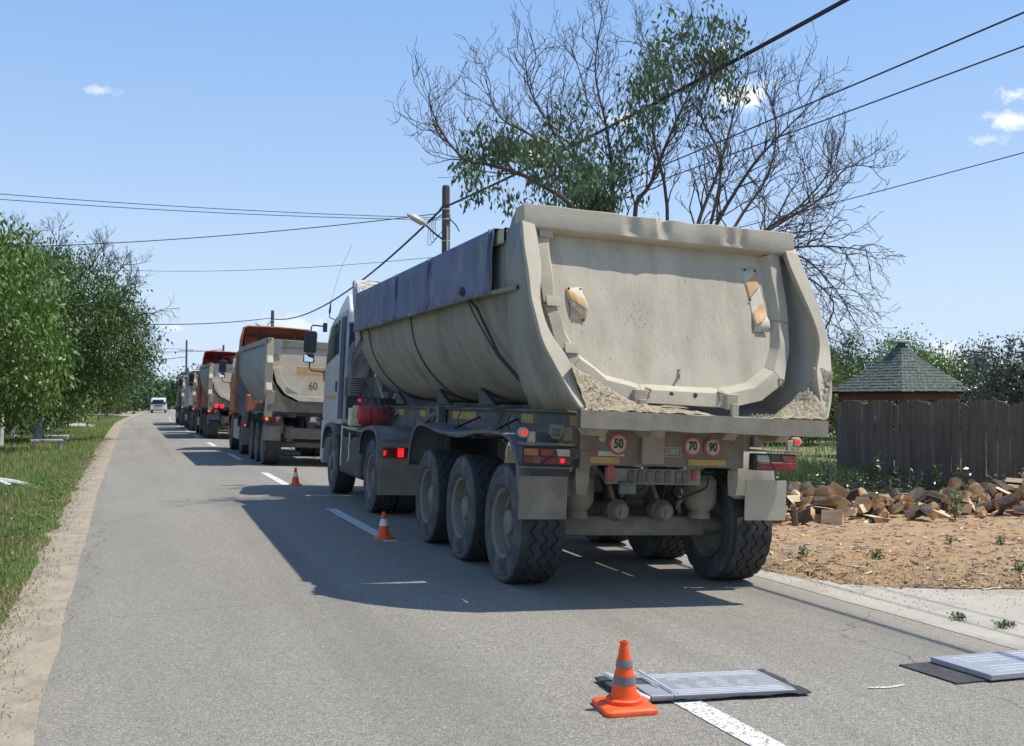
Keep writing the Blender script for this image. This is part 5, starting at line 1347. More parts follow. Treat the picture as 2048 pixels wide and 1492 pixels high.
for st, r0 in stems:
    pts = smooth_path([tuple(tp(*p) - TB) for p in st], 4); n = len(pts)
    rad = [max(.009, r0 * .82 * (1 - .86 * i / (n - 1))) for i in range(n)]
    tr.tube(pts, rad, 7, cap=False)
    for i in range(4, n):
        t = i / (n - 1)
        if t < .22: continue
        ax = (Vector(pts[i]) - Vector(pts[i - 1])).normalized()
        for _ in range(2 if (i % 3 and t > .3) else 1):
            o_ = ax.orthogonal().normalized(); o_.rotate(Matrix.Rotation(q.uniform(0, 6.283), 3, ax)); a = q.uniform(.5, 1.0)
            nd = ax * math.cos(a) + o_ * math.sin(a) + Vector((0, 0, .12)); low = st[-1][1] > 380
            grow(tr, pts[i], nd, q.uniform(.75, 1.35) * (1 - .35 * t), rad[i] * .36 + .004, 2, tips, q, up=.3 if low else .8, droop=.8 if low else 0, kids=(3, 3, 3), wig=.30)
trunk_pts = [(0, 0, -.1), (.02, .1, .6), (.05, .3, 1.3), (0.02, .35, 2.3)]
tr.tube([(p[0] + .1, p[1], p[2]) for p in trunk_pts], [.26, .2, .18, .14], 10)
to = tr.build('trunk', 'twig', big, fix=False)
# leafy boughs
BL = [((1060, 355), (100, 55), 1100), ((1180, 370), (90, 50), 1100), ((1160, 265), (45, 50), 550), ((1230, 330), (50, 70), 300), ((1360, 60), (32, 45), 380), ((1430, 95), (55, 45), 520), ((1490, 130), (40, 40), 330), ((1330, 150), (35, 60), 360), ((1300, 190), (30, 40), 300),
      ((1385, 110), (40, 40), 300), ((1010, 335), (45, 40), 350), ((1110, 400), (110, 25), 700), ((1290, 275), (30, 40), 140), ((1400, 215), (30, 20), 120), ((1340, 120), (30, 60), 150), ((1290, 400), (60, 30), 200), ((975, 320), (20, 30), 90)]
PP = []
tipA = [(1360 + ((p.dot(TRt)) / K_), 800 - (p.z - 1.65) / K_, p) for p, d_ in tips]
for (cx_, cy_), (ax_, ay_), nl in BL:
    near = [p for (u_, v_, p) in tipA if ((u_ - cx_) / (ax_ * 1.35)) ** 2 + ((v_ - cy_) / (ay_ * 1.35)) ** 2 < 1]
    nc = max(5, nl // 9)
    for c in range(nc):
        if near and q.random() < .8: c0 = q.choice(near)
        else: a = q.uniform(0, 6.28); rr_ = math.sqrt(q.random()); c0 = tp(cx_ + ax_ * rr_ * math.cos(a), cy_ + ay_ * rr_ * math.sin(a), q.gauss(0, .35)) - TB
        for k in range(9): PP.append((c0.x + q.gauss(0, .12), c0.y + q.gauss(0, .12), c0.z + q.gauss(0, .10) - .03))
leaves('crown', np.array(PP), .13, 'leaf_mid', big, hang=1.0, aspect=.38)


def tree(name, label, x, y, h, blobs, nclump, per, spread, size, matn='leaf', group=None, trunk_h=None, trunk_r=.14, wash=True, twigs=0, hang=.5, cat='tree', shell=.45, lean=0, aspect=.42, tw_boxes=None):
    gz_ = ground_z(x, y); T = empty(name, (x, y, gz_), label=label, cat=cat, group=group)
    P, C = clump_points(blobs, nclump, per, spread, shell)
    leaves('crown', P, size, matn, T, hang, aspect)
    th = trunk_h or h * .35; mb = MB(); q = random.Random(int(x * 100 + y)); top = Vector((lean, 0, th))
    mb.tube([(0, 0, -.1), (lean * .3, .02, th * .3), (lean * .7, -.02, th * .7), top], [trunk_r * 1.2, trunk_r, trunk_r * .85, trunk_r * .7], 8)
    for i in range(0, len(C), max(1, len(C) // 26)):
        mb.tube(branch_path(top, C[i], .06), trunk_r * .32, 4, cap=False, r1=.012)
    mb.build('trunk', 'bark', T, fix=False, smooth=True)
    if wash: MB().tube([(0, 0, -.1), (lean * .3, .02, min(1.25, th * .5))], [trunk_r * 1.22, trunk_r * 1.03], 10).build('limewashed_base', 'limewash', T, smooth=True)
    if tw_boxes:
        tw = MB()
        for (p0, d0, L0, r0, up_, dr_) in tw_boxes: grow(tw, p0, d0, L0 * .72, r0 * .8, 3, [], q, up=up_, droop=dr_, kids=(4, 5, 5), wig=.22)
        tw.build('dead_branches', 'twig', T, fix=False)
    return T


G_ = 'lime-washed trees along the left verge'
tw = [((x_, y_, z_), (dx, 0, 1), L_, .045, .5, 0) for x_, y_, z_, dx, L_ in ((-1.2, 0, 6.3, -.1, 2.3), (.2, .3, 6.5, .1, 2.5), (1.4, 0, 6.3, .25, 2.4), (2.2, 0, 5.8, .5, 2.4), (-.4, 1, 6.5, 0, 2.5), (1.8, .8, 6.0, .35, 2.5), (2.5, .3, 5.4, .8, 2.4))] + [((2.6, 0, 5.0), (1, -.1, .2), 2.3, .05, .1, .5), ((2.7, .3, 4.6), (1, 0, .1), 2.0, .04, .1, .4), ((2.0, 0, 5.3), (.8, 0, .6), 2.3, .045, .2, .2)]
tree('walnut_tree', 'nearest roadside walnut on the left, dense low-hanging green leaves, lime-washed trunk', -4.9, 33.5, 7, [(0, 0, 4.3, 2.9, 3.4, 2.9), (1.2, .5, 2.7, 1.9, 2.8, 1.8), (-1.5, 0, 2.9, 2.4, 3.0, 2.1), (-.6, 0, 5.7, 2.2, 2.2, 1.4)], 1250, 38, .27, .19, 'leaf', G_, 2.2, .16, hang=.9, shell=.72)
tree('walnut_tree', 'second roadside walnut with bare dead twigs reaching over its crown', -3.3, 42.5, 7, [(.2, 0, 5.0, 3.3, 3.2, 2.5), (1.4, 0, 3.8, 2.6, 2.6, 2.1), (-1.5, 0, 2.8, 2.8, 3, 2.4), (2.7, -.5, 3.9, 1.5, 1.6, 1.5)], 1500, 44, .28, .15, 'leaf_dark', G_, 2.2, .15, hang=.8, tw_boxes=tw, shell=.7)
for i, (x, y, h_) in enumerate(((-4.2, 52, 6.0), (-4.5, 61.5, 5.6), (-4.6, 71.5, 5.6), (-5.0, 83, 5.4))):
    tree('verge_tree', ['green verge tree right behind the twiggy walnut', 'green verge tree, third beyond the two walnuts', 'green verge tree before the willow', 'small green verge tree beside the willow'][i], x, y, h_, [(.3, 0, h_ * .58, 2.7, 3.2, h_ * .36), (1.0, .5, h_ * .36, 1.9, 2.6, h_ * .26)], 380, 22, .34, .24, ['leaf', 'leaf_dark', 'leaf', 'leaf_dark'][i], G_, 1.9, .13, hang=.6)
for i, (x, y) in enumerate(((-5.3, 37.8), (-5.9, 40.4), (-4.2, 38.6), (-6.4, 45.8), (-4.6, 47.2), (-5.3, 56.2), (-5.6, 66))):
    T_ = empty('young_tree', (x, y, ground_z(x, y)), label=['slim lime-washed trunk in the shade right behind the nearest walnut', 'slim lime-washed trunk deepest in the shade behind the nearest walnut', 'slim lime-washed trunk close to the concrete bench', 'slim lime-washed trunk farthest from the road', 'slim lime-washed trunk behind the concrete bench', 'slim lime-washed trunk behind the second walnut', 'slim lime-washed trunk farthest down the row'][i], cat='tree', group='slim lime-washed trunks under the walnuts')
    MB().tube([(0, 0, -.1), (.04, 0, 1.2)], [.13, .11], 9).build('limewashed_base', 'limewash', T_, smooth=True)
    MB().tube([(.04, 0, 1.2), (.1, .1, 3.2)], [.11, .05], 7).build('trunk', 'bark', T_)
tree('willow_tree', 'pale yellowish willow drooping over the road edge beyond the walnuts', -1.9, 92, 5.2, [(0, 0, 3.2, 1.6, 2.2, 1.7), (.4, 0, 2.0, 1.5, 2.0, 1.4), (-1.4, 0, 2.8, 1.4, 2.0, 1.9)], 420, 20, .26, .30, 'leaf_willow', None, 1.8, .14, hang=1.6, aspect=.25)
ft = [(6.3, 172, 7.0, 3.2), (8.6, 188, 8.0, 3.6), (-3.5, 122, 7.5, 3.2), (-2.6, 138, 7.6, 3.4), (-1.8, 155, 7.2, 3.4), (-.8, 175, 7, 3.6), (1.5, 200, 6.5, 3.6), (5.5, 232, 6.2, 3.8), (17.5, 168, 8.6, 3.8), (19.5, 190, 9.4, 4.2), (23, 212, 10.6, 4.6), (24.5, 240, 8, 4.2), (28, 262, 7, 4), (16.8, 150, 6.5, 3), (31, 300, 7, 5), (26, 330, 7, 5), (10, 262, 6, 4), (14, 300, 6, 5), (20, 345, 7, 5.5)]
NTH = ['nearest', 'second', 'third', 'fourth', 'fifth', 'sixth', 'seventh', 'eighth', 'ninth', 'tenth', 'eleventh', 'twelfth']
ft = sorted(ft, key=lambda p: p[1]); cnt = {'left': 0, 'right': 0}
for i, (x, y, h_, r_) in enumerate(ft):
    side_ = 'left' if x < 6 or 225 < y < 310 and x < 15 else 'right'; k_ = cnt[side_]; cnt[side_] += 1; x += bend(y) * .35
    tree('far_tree', NTH[k_] + (' of the far green trees down the left side of the road' if side_ == 'left' else ' of the far green trees right of the road beyond the trucks'), x, y, h_, [(0, 0, h_ * .55, r_ * .9, r_, h_ * .42), (.6, 0, h_ * .36, r_, r_, h_ * .32)], 150, 18, .6, .55, 'leaf_far', 'distant trees down the road', 1.6, .2, wash=side_ == 'left' and k_ < 3, hang=.4, aspect=.6)
# behind the gazebo
GB = 'garden trees behind the gazebo'
for i, (x, y, h_, r_, m_) in enumerate(((24.0, 32, 3.85, 2.3, 'leaf_willow'), (29.6, 36, 4.6, 2.2, 'leaf_far'), (31.5, 34, 4.6, 2.3, 'leaf'), (22.5, 34.5, 3.6, 2.2, 'leaf'), (34.8, 33, 4.2, 2.4, 'leaf_bush'))):
    tree('garden_tree', ['light green bushy tree left of the gazebo roof', 'round blue-green tree just left behind the gazebo roof', 'green tree just right behind the gazebo roof', 'green shrub half hidden by the truck body', 'low tree to the right beyond the gazebo'][i], x, y, h_, [(0, 0, h_ * .58, r_, r_, h_ * .42), (.4, 0, h_ * .35, r_ * 1.1, r_, h_ * .3)], 330, 60, .24, .15, m_, GB, 1.3, .1, wash=False, hang=.4)
tree('fruit_tree', 'grey-green fruit tree with glinting leaves hanging over the right end of the fence', 17.6, 14.6, 4.6, [(0, 0, 2.1, 1.5, 1.9, 1.0), (.9, -.8, 3.1, 1.1, 1.2, 1.2), (-.5, 1.0, 2.0, 1.0, 1.4, .9), (1.7, -1.5, 3.4, 1.2, 1.4, 1.7), (-.9, -1.0, 1.85, .9, 1.0, .6)], 700, 40, .11, .085, 'leaf_bush', None, 1.2, .09, wash=False, hang=.1, shell=.3, aspect=.55,
     tw_boxes=[((0, 0, 2.2), (-.6, .6, .5), 1.4, .03, .3, 0), ((.6, -.4, 2.4), (-.3, .3, 1), 1.4, .03, .3, 0)])
tag(leaves('far_wood', clump_points([(x_, 520, 4, 40, 6, 5) for x_ in range(-260, 700, 60)], 1500, 22, 1.6, .2)[0], 2.2, 'leaf_far'), 'dark line of woodland along the horizon', kind='stuff')


# grass: many blades per patch
def blades(name, X, Y, Z, h, wd, matn, lean=.35):
    n = len(X); a = rs.uniform(0, 6.283, n); b = rs.uniform(0, 6.283, n); hh = h * rs.uniform(.5, 1.3, n); l_ = lean * hh * rs.rand(n)
    c, s_ = np.cos(a) * wd / 2, np.sin(a) * wd / 2
    B0 = np.stack([X - c, Y - s_, Z], 1); B1 = np.stack([X + c, Y + s_, Z], 1)
    mx_, my_ = np.cos(b) * l_ * .3, np.sin(b) * l_ * .3
    M1 = np.stack([X + c * .8 + mx_, Y + s_ * .8 + my_, Z + hh * .55], 1); M0 = np.stack([X - c * .8 + mx_, Y - s_ * .8 + my_, Z + hh * .55], 1)
    Tp = np.stack([X + np.cos(b) * l_, Y + np.sin(b) * l_, Z + hh], 1)
    V = np.stack([B0, B1, M1, M0, Tp], 1).reshape(-1, 3); i = np.arange(n) * 5
    F = np.concatenate([np.stack([i, i + 1, i + 2, i + 3], 1), np.stack([i + 3, i + 2, i + 4, i + 4], 1)[:, :4]], 0)
    # second faces are triangles: write them as quads with a tiny tip
    V2 = V.copy(); tip2 = V[4::5] + np.array([.0008, 0, 0]); V = np.concatenate([V2, tip2], 0); F[n:, 3] = i + 4; F[n:, 2] = len(V2) + np.arange(n); F[n:, 1] = i + 2; F[n:, 0] = i + 3
    tone = rs.beta(1.2, 2.2, n); return quads_mesh(name, V, F, matn, np.concatenate([tone, tone]))


def gz_np(X, Y): return np.array([ground_z(x, y) for x, y in zip(X, Y)])


n = 85000; Y = 6.5 + 24 * rs.rand(n) ** 1.5; edge_ = -.80 - .10 * np.clip((Y - 8) / 14, 0, 1); dens = np.array([mnoise.noise(Vector((0, y * 1.3, 0))) for y in Y]) * .16
X = edge_ + dens - rs.rand(n) ** 1.25 * (1.3 + Y * .17)
hg = .06 + .17 * np.clip((edge_ - X) / .8, 0, 1) * (.5 + np.array([abs(mnoise.noise(Vector((x * .8, y * .5, 0)))) for x, y in zip(X, Y)]) * 1.5)
tag(blades('verge_grass', X, Y, gz_np(X, Y), hg, .008 + .0004 * Y, 'grass'), 'ragged green and dry grass of the left verge', kind='stuff')
n = 42000; Y = 28 + 75 * rs.rand(n) ** 1.3; X = -.98 - rs.rand(n) ** 1.2 * (4 + Y * .12)
tag(blades('verge_grass', X + np.array([bend(y) for y in Y]), Y, gz_np(X, Y), .17, .028, 'grass'), 'distant green grass under the roadside trees', kind='stuff')
n = 7000; Y = 5 + 40 * rs.rand(n) ** 1.6; e_ = -.80 - .10 * np.clip((Y - 8) / 14, 0, 1); X = e_ + .13 * rs.normal(size=n) + np.array([mnoise.noise(Vector((0, y * 1.3, 0))) for y in Y]) * .16
tag(blades('dry_grass', X, Y, np.full(n, -.015), .05, .008, 'litter', 2.2), 'dry trampled grass where the sandy shoulder meets the verge', kind='stuff')
n = 9000; Y = .5 + 6.2 * rs.rand(n); X = -1.25 - 5 * rs.rand(n)
tag(blades('verge_grass', X, Y, gz_np(X, Y), .2, .011, 'grass'), 'green verge grass beside and behind the viewer', kind='stuff')
# broader leafy weeds among the grass
n = 9000; Y = 6.5 + 16 * rs.rand(n) ** 1.3; X = -.95 - rs.rand(n) * (1.0 + Y * .14); keep = np.array([mnoise.noise(Vector((x * 1.1, y * .7, 8))) > .05 for x, y in zip(X, Y)]); X, Y = X[keep], Y[keep]
P = np.stack([X, Y, gz_np(X, Y) + .03 + .12 * rs.rand(len(X))], 1); tag(leaves('verge_weeds', P, .055, 'weed', hang=-.3, aspect=.5), 'low broad-leaved weeds in the left verge grass', kind='stuff')
# tall weeds on the right, behind the lorry
n = 24000; X = 9.0 + 5.5 * rs.rand(n) ** .8; Y = 15.4 + 22 * rs.rand(n) ** 1.3
tag(blades('tall_weeds', X, Y, gz_np(X, Y), .42, .018, 'weed', .5), 'tall green weeds behind the truck and left of the fence', kind='stuff')
n = 5200; X = 8.4 + 5.2 * rs.rand(n); Y = 13.9 + 3.0 * rs.rand(n)
P = np.stack([X, Y, gz_np(X, Y) + .04 + .28 * rs.rand(n)], 1); tag(leaves('nettles', P, .07, 'leaf_bush', hang=-.1, aspect=.45), 'low silvery weeds between the firewood and the tall grass', kind='stuff')
n = 30000; X = 14 + 70 * rs.rand(n) ** 1.3; Y = 8 + 90 * rs.rand(n); tag(blades('garden_grass', X, Y, gz_np(X, Y), .3, .04, 'grass'), 'rough grass of the garden beyond the fence', kind='stuff')
n = 2500; X = 6.1 + 3 * rs.rand(n); Y = 20 + 60 * rs.rand(n); tag(blades('verge_grass', X + np.array([bend(y) for y in Y]), Y, np.full(n, -.14), .14, .02, 'grass'), 'sparse grass on the right verge past the trucks', kind='stuff')
# straw litter on the sawdust edge
n = 15000; X = 5.75 + 8 * rs.rand(n); Y = np.array([drive_edge(x) for x in X]) + np.abs(rs.normal(size=n)) * .75; Z = np.array([mound_z(x, y) for x, y in zip(X, Y)]) + .03
tag(blades('dry_straw', X, Y, Z, .022, .007, 'litter', 3.5), 'dry straw and low weeds along the edge of the driveway', kind='stuff')


def plant(x, y, z, h, nl, size, label, group, matn='leaf_bush', name='weed_plant'):
    T = empty(name, (x, y, z), label=label, cat='plant', group=group); q = random.Random(int(x * 977 + y * 31)); mb = MB(); pts = []
    for s_ in range(3):
        p = Vector((0, 0, 0)); d = Vector((q.gauss(0, .22), q.gauss(0, .22), 1)).normalized(); st = [p.copy()]
        for i in range(4): p = p + d * h / 4; d = (d + Vector((q.gauss(0, .12), q.gauss(0, .12), 0))).normalized(); st.append(p.copy())
        mb.tube(st, .006, 4, r1=.002)
        for i in range(nl // 3): t = q.uniform(.2, 1); j = min(3, int(t * 4)); c = st[j].lerp(st[j + 1], t * 4 - j); pts.append((c.x + q.gauss(0, .03), c.y + q.gauss(0, .03), c.z))
    mb.build('stem', 'weed', T, fix=False); leaves('foliage', np.array(pts), size, matn, T, hang=-.1, aspect=.5); return T


ORD = ['first', 'second', 'third', 'fourth', 'fifth', 'sixth', 'seventh', 'eighth', 'ninth', 'last']
gp = 'leafy weeds growing between the firewood and the fence'
for i, (x, y, h_) in enumerate(sorted(((11.7, 14.6, .62), (12.3, 14.2, .72), (12.0, 13.0, .55), (12.4, 12.4, .62), (12.9, 12.2, .5), (12.7, 11.3, .62), (12.9, 10.9, .78), (13.1, 10.4, .55), (11.4, 13.6, .5), (12.9, 13.4, .55)), key=lambda p: p[0] / p[1])):
    plant(x, y, ground_z(x, y) + .05, h_, 90, .085, ORD[i] + ' leafy weed from the left between the firewood heap and the plank fence', gp)
plant(9.9, 10.0, mound_z(9.9, 10.0) + .03, .42, 60, .07, 'bright green seedling in front of the middle of the firewood heap', None, 'weed', 'seedling')
for i, (x, y) in enumerate(((8.2, 8.35), (8.75, 8.2), (6.35, 8.4), (6.9, 8.0), (7.9, 7.2), (6.05, 9.3))):
    plant(x, y, mound_z(x, y) + .02, .10, 66, .035, ['low green weed tuft in the middle of the sawdust', 'low green weed tuft just right of the middle of the sawdust', 'low green weed tuft nearest the rear truck wheel', 'low weed tuft at the left edge of the driveway', 'low green weed tuft at the sawdust edge, farthest right', 'low weed tuft left of the firewood heap'][i], 'small weed tufts on the sawdust ground', 'weed')
for i, (x, y) in enumerate(((6.02, 5.62), (5.92, 5.95))):
    plant(x, y, -.118, .035, 90, .03, 'flat weed tuft in the seam between asphalt and driveway', 'weed tufts in the driveway seam', 'weed')
for i in range(5):
    x, y = -1.75 - i * .09, 17.2 + (i * .37) % 1.1
    T_ = plant(x, y, ground_z(x, y), .34, 24, .03, 'white-flowered yarrow stem in the left verge', 'white flowers in the left verge', 'weed', 'wildflower')
    MB().lathe([(.05, .33), (.045, .35), (0, .355)], 9, 'z', (0, 0, 0)).build('flower_head', 'flower', T_)

# ------------------------------------------------------------------ street furniture on the left
b = empty('concrete_bench', (-2.5, 35.5, -.13), (0, 0, R(8)), label='low pale concrete slab bench on the grass under the trees', cat='bench')
MB().box(-.48, .48, -.25, .25, .34, .41).build('slab', 'stone_grey', b, bevel=.01)
for x_ in (-.42, .34): MB().box(x_, x_ + .1, -.2, .2, 0, .34).build('leg', 'limewash', b)
b = MB().box(-.5, .5, -.4, .4, 0, .2).build('concrete_block', 'stone_grey', loc=(-2.9, 46, -.13), bevel=.02); tag(b, 'low grey concrete slab lying behind the bench', 'slab')
pth = [(-1.0 + 2.0 * i / 14, 0, .26 * math.sin(math.pi * i / 14)) for i in range(15)]
b = MB().tube(pth, .05, 8).build('painted_arch', 'limewash', smooth=True, loc=(-2.35, 19.9, -.13), rot=(0, 0, R(12))); tag(b, 'low white-painted hoop arching out of the verge grass', 'hoop')
b = MB().loft([[(-1.2 + 2.4 * i / 12, j * .5, .22 * math.sin(math.pi * i / 12) * math.sin(math.pi * (j + .2) / 4.4) + .04 * mnoise.noise(Vector((i * .6, j, 3)))) for i in range(13)] for j in range(5)]).build('plastic_sheet', 'stone_grey', loc=(-3.0, 66, -.1), smooth='full', solid=.02); tag(b, 'pale grey sheet spread on the grass by the far verge trees', 'sheet')

# ------------------------------------------------------------------ cones
def cone(label, x, y, h, square, rz, grp='traffic cones on the centre line'):
    T = empty('traffic_cone', (x, y, lane_z(x) + .014), (0, 0, rz), label=label, cat='traffic cone', group=grp)
    if square:
        s_ = .135
        mb = MB(); rows = []
        for (k_, z_) in ((1, 0), (1.0, .018), (.96, .024), (.72, .034)):
            pts = []
            for (cx_, cy_) in ((1, 1), (-1, 1), (-1, -1), (1, -1)):
                for a in range(5):
                    an = math.atan2(cy_, cx_) - R(45) + R(22.5 * a); pts.append((cx_ * (s_ - .03) * k_ + .03 * math.cos(an), cy_ * (s_ - .03) * k_ + .03 * math.sin(an), z_))
            rows.append(pts)
        mb.loft(rows, closed=True); k = len(rows[0]); mb.f.append(tuple(3 * k + i for i in range(k))); mb.m.append(0)
        base = mb.build('base', 'cone', T, smooth=True)
        z0 = .03; prof = [(.092, z0), (.092, z0 + .022), (.082, z0 + .028), (.076, z0 + .03)]
    else:
        base = MB().lathe([(.12, 0), (.12, .012), (.10, .022), (.085, .03), (.078, .04)], 24, 'z').build('base', 'cone', T, smooth=True); z0 = .028; prof = [(.08, z0)]
    R0, R1 = (.074, .019); zt = h
    def rr_(z): return R0 + (R1 - R0) * (z - z0) / (zt - z0)
    prof += [(rr_(z0 + (zt - z0) * i / 14) + .0012 * math.sin(i * 2.1), z0 + (zt - z0) * i / 14) for i in range(1, 15)] + [(R1 + .004, zt), (R1 + .003, zt + .01), (R1 - .006, zt + .010), (R1 - .007, zt - .03)]
    MB().lathe(prof, 28, 'z').build('cone_body', 'cone', T, smooth=True)
    for (ta, tb) in (((.60, .72), (.32, .45)) if square else ((.46, .74),)):
        za, zb = z0 + (zt - z0) * ta, z0 + (zt - z0) * tb
        MB().lathe([(rr_(za) + .0025, za), (rr_((za + zb) / 2) + .0035, (za + zb) / 2), (rr_(zb) + .0025, zb)], 28, 'z').build('reflective_band', 'cone_band' if square else 'cone_band_w', T, smooth=True)
    return T


cone('orange traffic cone with two dark grey bands beside the metal weighing plate', 2.318, 4.50, .325, True, R(-8))
cone('orange traffic cone with a white band in the shadow beside the first truck wheels', 2.655, 10.95, .29, False, 0)
cone('orange traffic cone with a white band farther ahead at the shadow edge near the cab', 2.835, 18.5, .31, False, 0)


# ------------------------------------------------------------------ weighing pads
def pad(name, label, x, y, rz, W, H):
    return empty(name, (x, y, lane_z(x) + .014), (0, math.atan(SLOPE) if x > CROWN else 0, rz), label=label, cat='scale plate', group='portable weighing plates on the road')


m_ = MB(); rows = []
for i in range(30):
    x_ = -.52 + 1.06 * i / 29; row = []
    for j in range(12):
        y_ = -.245 + .47 * j / 11; e = max(0, (i - 27) / 2, (1 - j) / 1.0 if j < 1 else 0, (j - 10) / 1.0 if j > 10 else 0)
        row.append((x_ + (.015 * mnoise.noise(Vector((y_ * 9, 0, 0))) if i == 29 else 0), y_ + (.012 * mnoise.noise(Vector((x_ * 7, 1, 0))) if j in (0, 11) else 0), .004 + e * .010 * (1 + mnoise.noise(Vector((x_ * 14, y_ * 14, 0))))))
    rows.append(row)
o = m_.loft(rows).build('rubber_mat', 'mat_rubber', smooth='full', solid=.006, off=1, loc=(2.89, 4.73, lane_z(2.89) + .016), rot=(0, math.atan(SLOPE), R(-3))); tag(o, 'black rubber mat under the weighing plate beside the cone', 'mat', 'rubber mats under the weighing plates')
P1 = pad('weighing_plate', 'ribbed aluminium weighing plate with carrying handle beside the orange cone', 2.97, 4.73, R(-3.5), .72, .42); P1.location.z += .004
pl = MB().box(-.335, .385, -.215, .20, .006, .026).build('plate', 'alu', P1, bevel=.004, seg=2)
for (x_, y0, y1) in ((-.325, -.20, .185), (.372, -.20, .185)): MB().box(x_, x_ + .006, y0, y1, .026, .029).build('edge_strip', 'alu_line', pl)
for y_ in (-.195, -.165, -.135, .105, .135, .165): MB().box(-.30, .34, y_, y_ + .009, .026, .0285).build('rib', 'alu_line', pl)
for y_ in (-.09, -.05, -.01, .03, .065):
    for x_ in (-.25, -.12, .0, .13):
        if rnd.random() < .75: MB().box(x_ + .02 * (y_ * 20 % 1), x_ + .07 + .02 * (y_ * 20 % 1), y_, y_ + .007, .026, .0283).build('rib', 'alu_line', pl)
hd = MB().box(-.475, -.345, -.235, .18, .002, .034).build('control_head', 'alu', P1, bevel=.005, seg=2)
MB().box(-.455, -.375, -.02, .09, .034, .036).build('display', 'mat_rubber', hd)
MB().tube([(-.345, .20, .045), (-.345, -.22, .045)], .007, 8).tube([(-.40, .14, .05), (-.37, -.10, .05)], .005, 6).build('cable', 'alu_line', hd, smooth=True)
h_ = MB().tube([(-.50, .16, .02), (-.565, .155, .045), (-.57, .10, .055), (-.555, -.20, .055), (-.545, -.24, .045), (-.49, -.235, .02)], .014, 10).build('handle', 'alu_line', P1, smooth=True)
MB().box(-.60, -.48, -.25, .20, .0, .006).build('tray', 'mat_rubber', P1, bevel=.002)
o = MB().box(-.62, .66, -.22, .22, 0, .007).build('rubber_mat', 'mat_rubber', bevel=.002, loc=(5.03, 4.72, lane_z(5.03) + .015), rot=(0, math.atan(SLOPE), R(3))); tag(o, 'black rubber mat under the right-hand weighing plate', 'mat', 'rubber mats under the weighing plates')
P2 = pad('weighing_plate', 'plain silver weighing plate on a rubber mat at the right edge of the picture', 5.12, 4.70, R(3), .9, .43); P2.location.z += .008
pl = MB().box(-.47, .47, -.225, .225, .002, .036).build('plate', 'alu', P2, bevel=.005, seg=2)
for y_ in (-.17, -.12, -.07, .05, .10, .15): MB().box(-.36, .40, y_, y_ + .007, .036, .0385).build('rib', 'alu_line', pl)


# ------------------------------------------------------------------ poles and wires
def pole(label, x, y, h, lamp=True, conc=False, cross=False, r=.12):
    T = empty('utility_pole', (x, y, -.17), label=label, cat='utility pole', group='utility poles along the right side of the road')
    MB().tube([(0, 0, -.1), (0.02, 0, h * .5), (0.03, 0, h + .1), (0.03, 0, h + .17)], [r * 1.25, r * 1.1, r, r * .9], 7 if not conc else 4).build('pole_shaft', 'pole_conc' if conc else 'pole', T)
    if lamp:
        a = MB().tube([(-.1, -.05, h - 1.45), (-.35, -.08, h - 1.3), (-.62, -.15, h - 1.1)], .028, 6).tube([(-.1, -.05, h - .45), (-.45, -.1, h - .95)], .012, 5).build('lamp_arm', 'wire', T)
        T_ = Matrix.Translation((-.62, -.15, h - 1.08)) @ Matrix.Rotation(R(26), 4, 'Y') @ Matrix.Rotation(math.pi, 4, 'Z') 
        rows = []
        for (u, wy, zt_, zb) in ((0, .04, .05, -.02), (.06, .09, .08, -.05), (.25, .13, .10, -.06), (.45, .13, .10, -.06), (.6, .08, .07, -.04), (.66, .03, .02, -.01)):
            rows.append([tuple(T_ @ Vector(p)) for p in ((u, -wy, 0), (u, -wy * .6, zt_), (u, wy * .6, zt_), (u, wy, 0), (u, wy * .7, zb), (u, -wy * .7, zb))])
        l_ = MB().loft(rows, closed=True).build('lamp_head', 'lamp_shell', T, smooth=True)
        MB().add([tuple(T_ @ Vector(p)) for p in ((.12, -.1, -.064), (.5, -.1, -.064), (.5, .1, -.064), (.12, .1, -.064))], [(0, 1, 2, 3)]).build('lamp_glass', 'lamp_clear', l_, solid=.01)
    for z_ in (h - .55, h - .85, h - 1.5): MB().lathe([(r * 1.08, z_ - .02), (r * 1.12, z_), (r * 1.08, z_ + .02)], 10, 'z', (.03, 0, 0)).build('pole_band', 'lamp_shell', T)
    if cross:
        MB().box(-.9, .9, -.04, .04, h - 1.3, h - 1.22).build('crossarm', 'pole', T)
        for x_ in (-.85, .85, 0): MB().tube([(x_, 0, h - 1.22 if x_ else h + .1), (x_, 0, h - 1.08 if x_ else h + .3)], .04, 6).build('insulator', 'lamp_shell', T)
    return T


pole('tall dark wooden pole with street lamp rising behind the tarpaulin of the first truck', 8.77, 28.6, 7.98)
bpy.data.objects['utility_pole']
mbx = MB().tube([(.12, 0, 0.2), (.13, .02, 5.9), (.16, 0, 7.3)], .022, 5).tube([(.03, -.14, 5.6), (.03, -.14, 6.9)], .03, 5); mbx.build('conduit', 'lamp_shell', bpy.data.objects['utility_pole'])
mbx = MB()
for k in range(4): mbx.tube(smooth_path([(-.1, -.1, 7.3 - .05 * k), (-.32 - .05 * k, -.1, 7.05), (-.30 - .08 * k, -.1, 6.6 - .1 * k), (-.12, -.1, 6.75)], 4), .010, 4)
mbx.tube([(.1, -.1, 7.15), (.3, -.1, 6.98), (.42, -.1, 6.78)], .02, 4).build('cable_loop', 'wire', bpy.data.objects['utility_pole'])
pole('dark pole with street lamp above the orange cab of the second truck', 9.5, 73.3, 8.0)
pole('pole with street lamp behind the red cab of the third truck', 10.3, 123.3, 8.1)
pole('tall slim pole with crossarm and insulators left of the other poles far down the road', 7.3, 147, 9.9, False, False, True, .13)
pole('short grey concrete pole far down the road just right of the crossarm pole', 10.6, 160, 8.1, True, True)
pole('farthest thin pole above the third truck', 12.2, 183, 8.2)


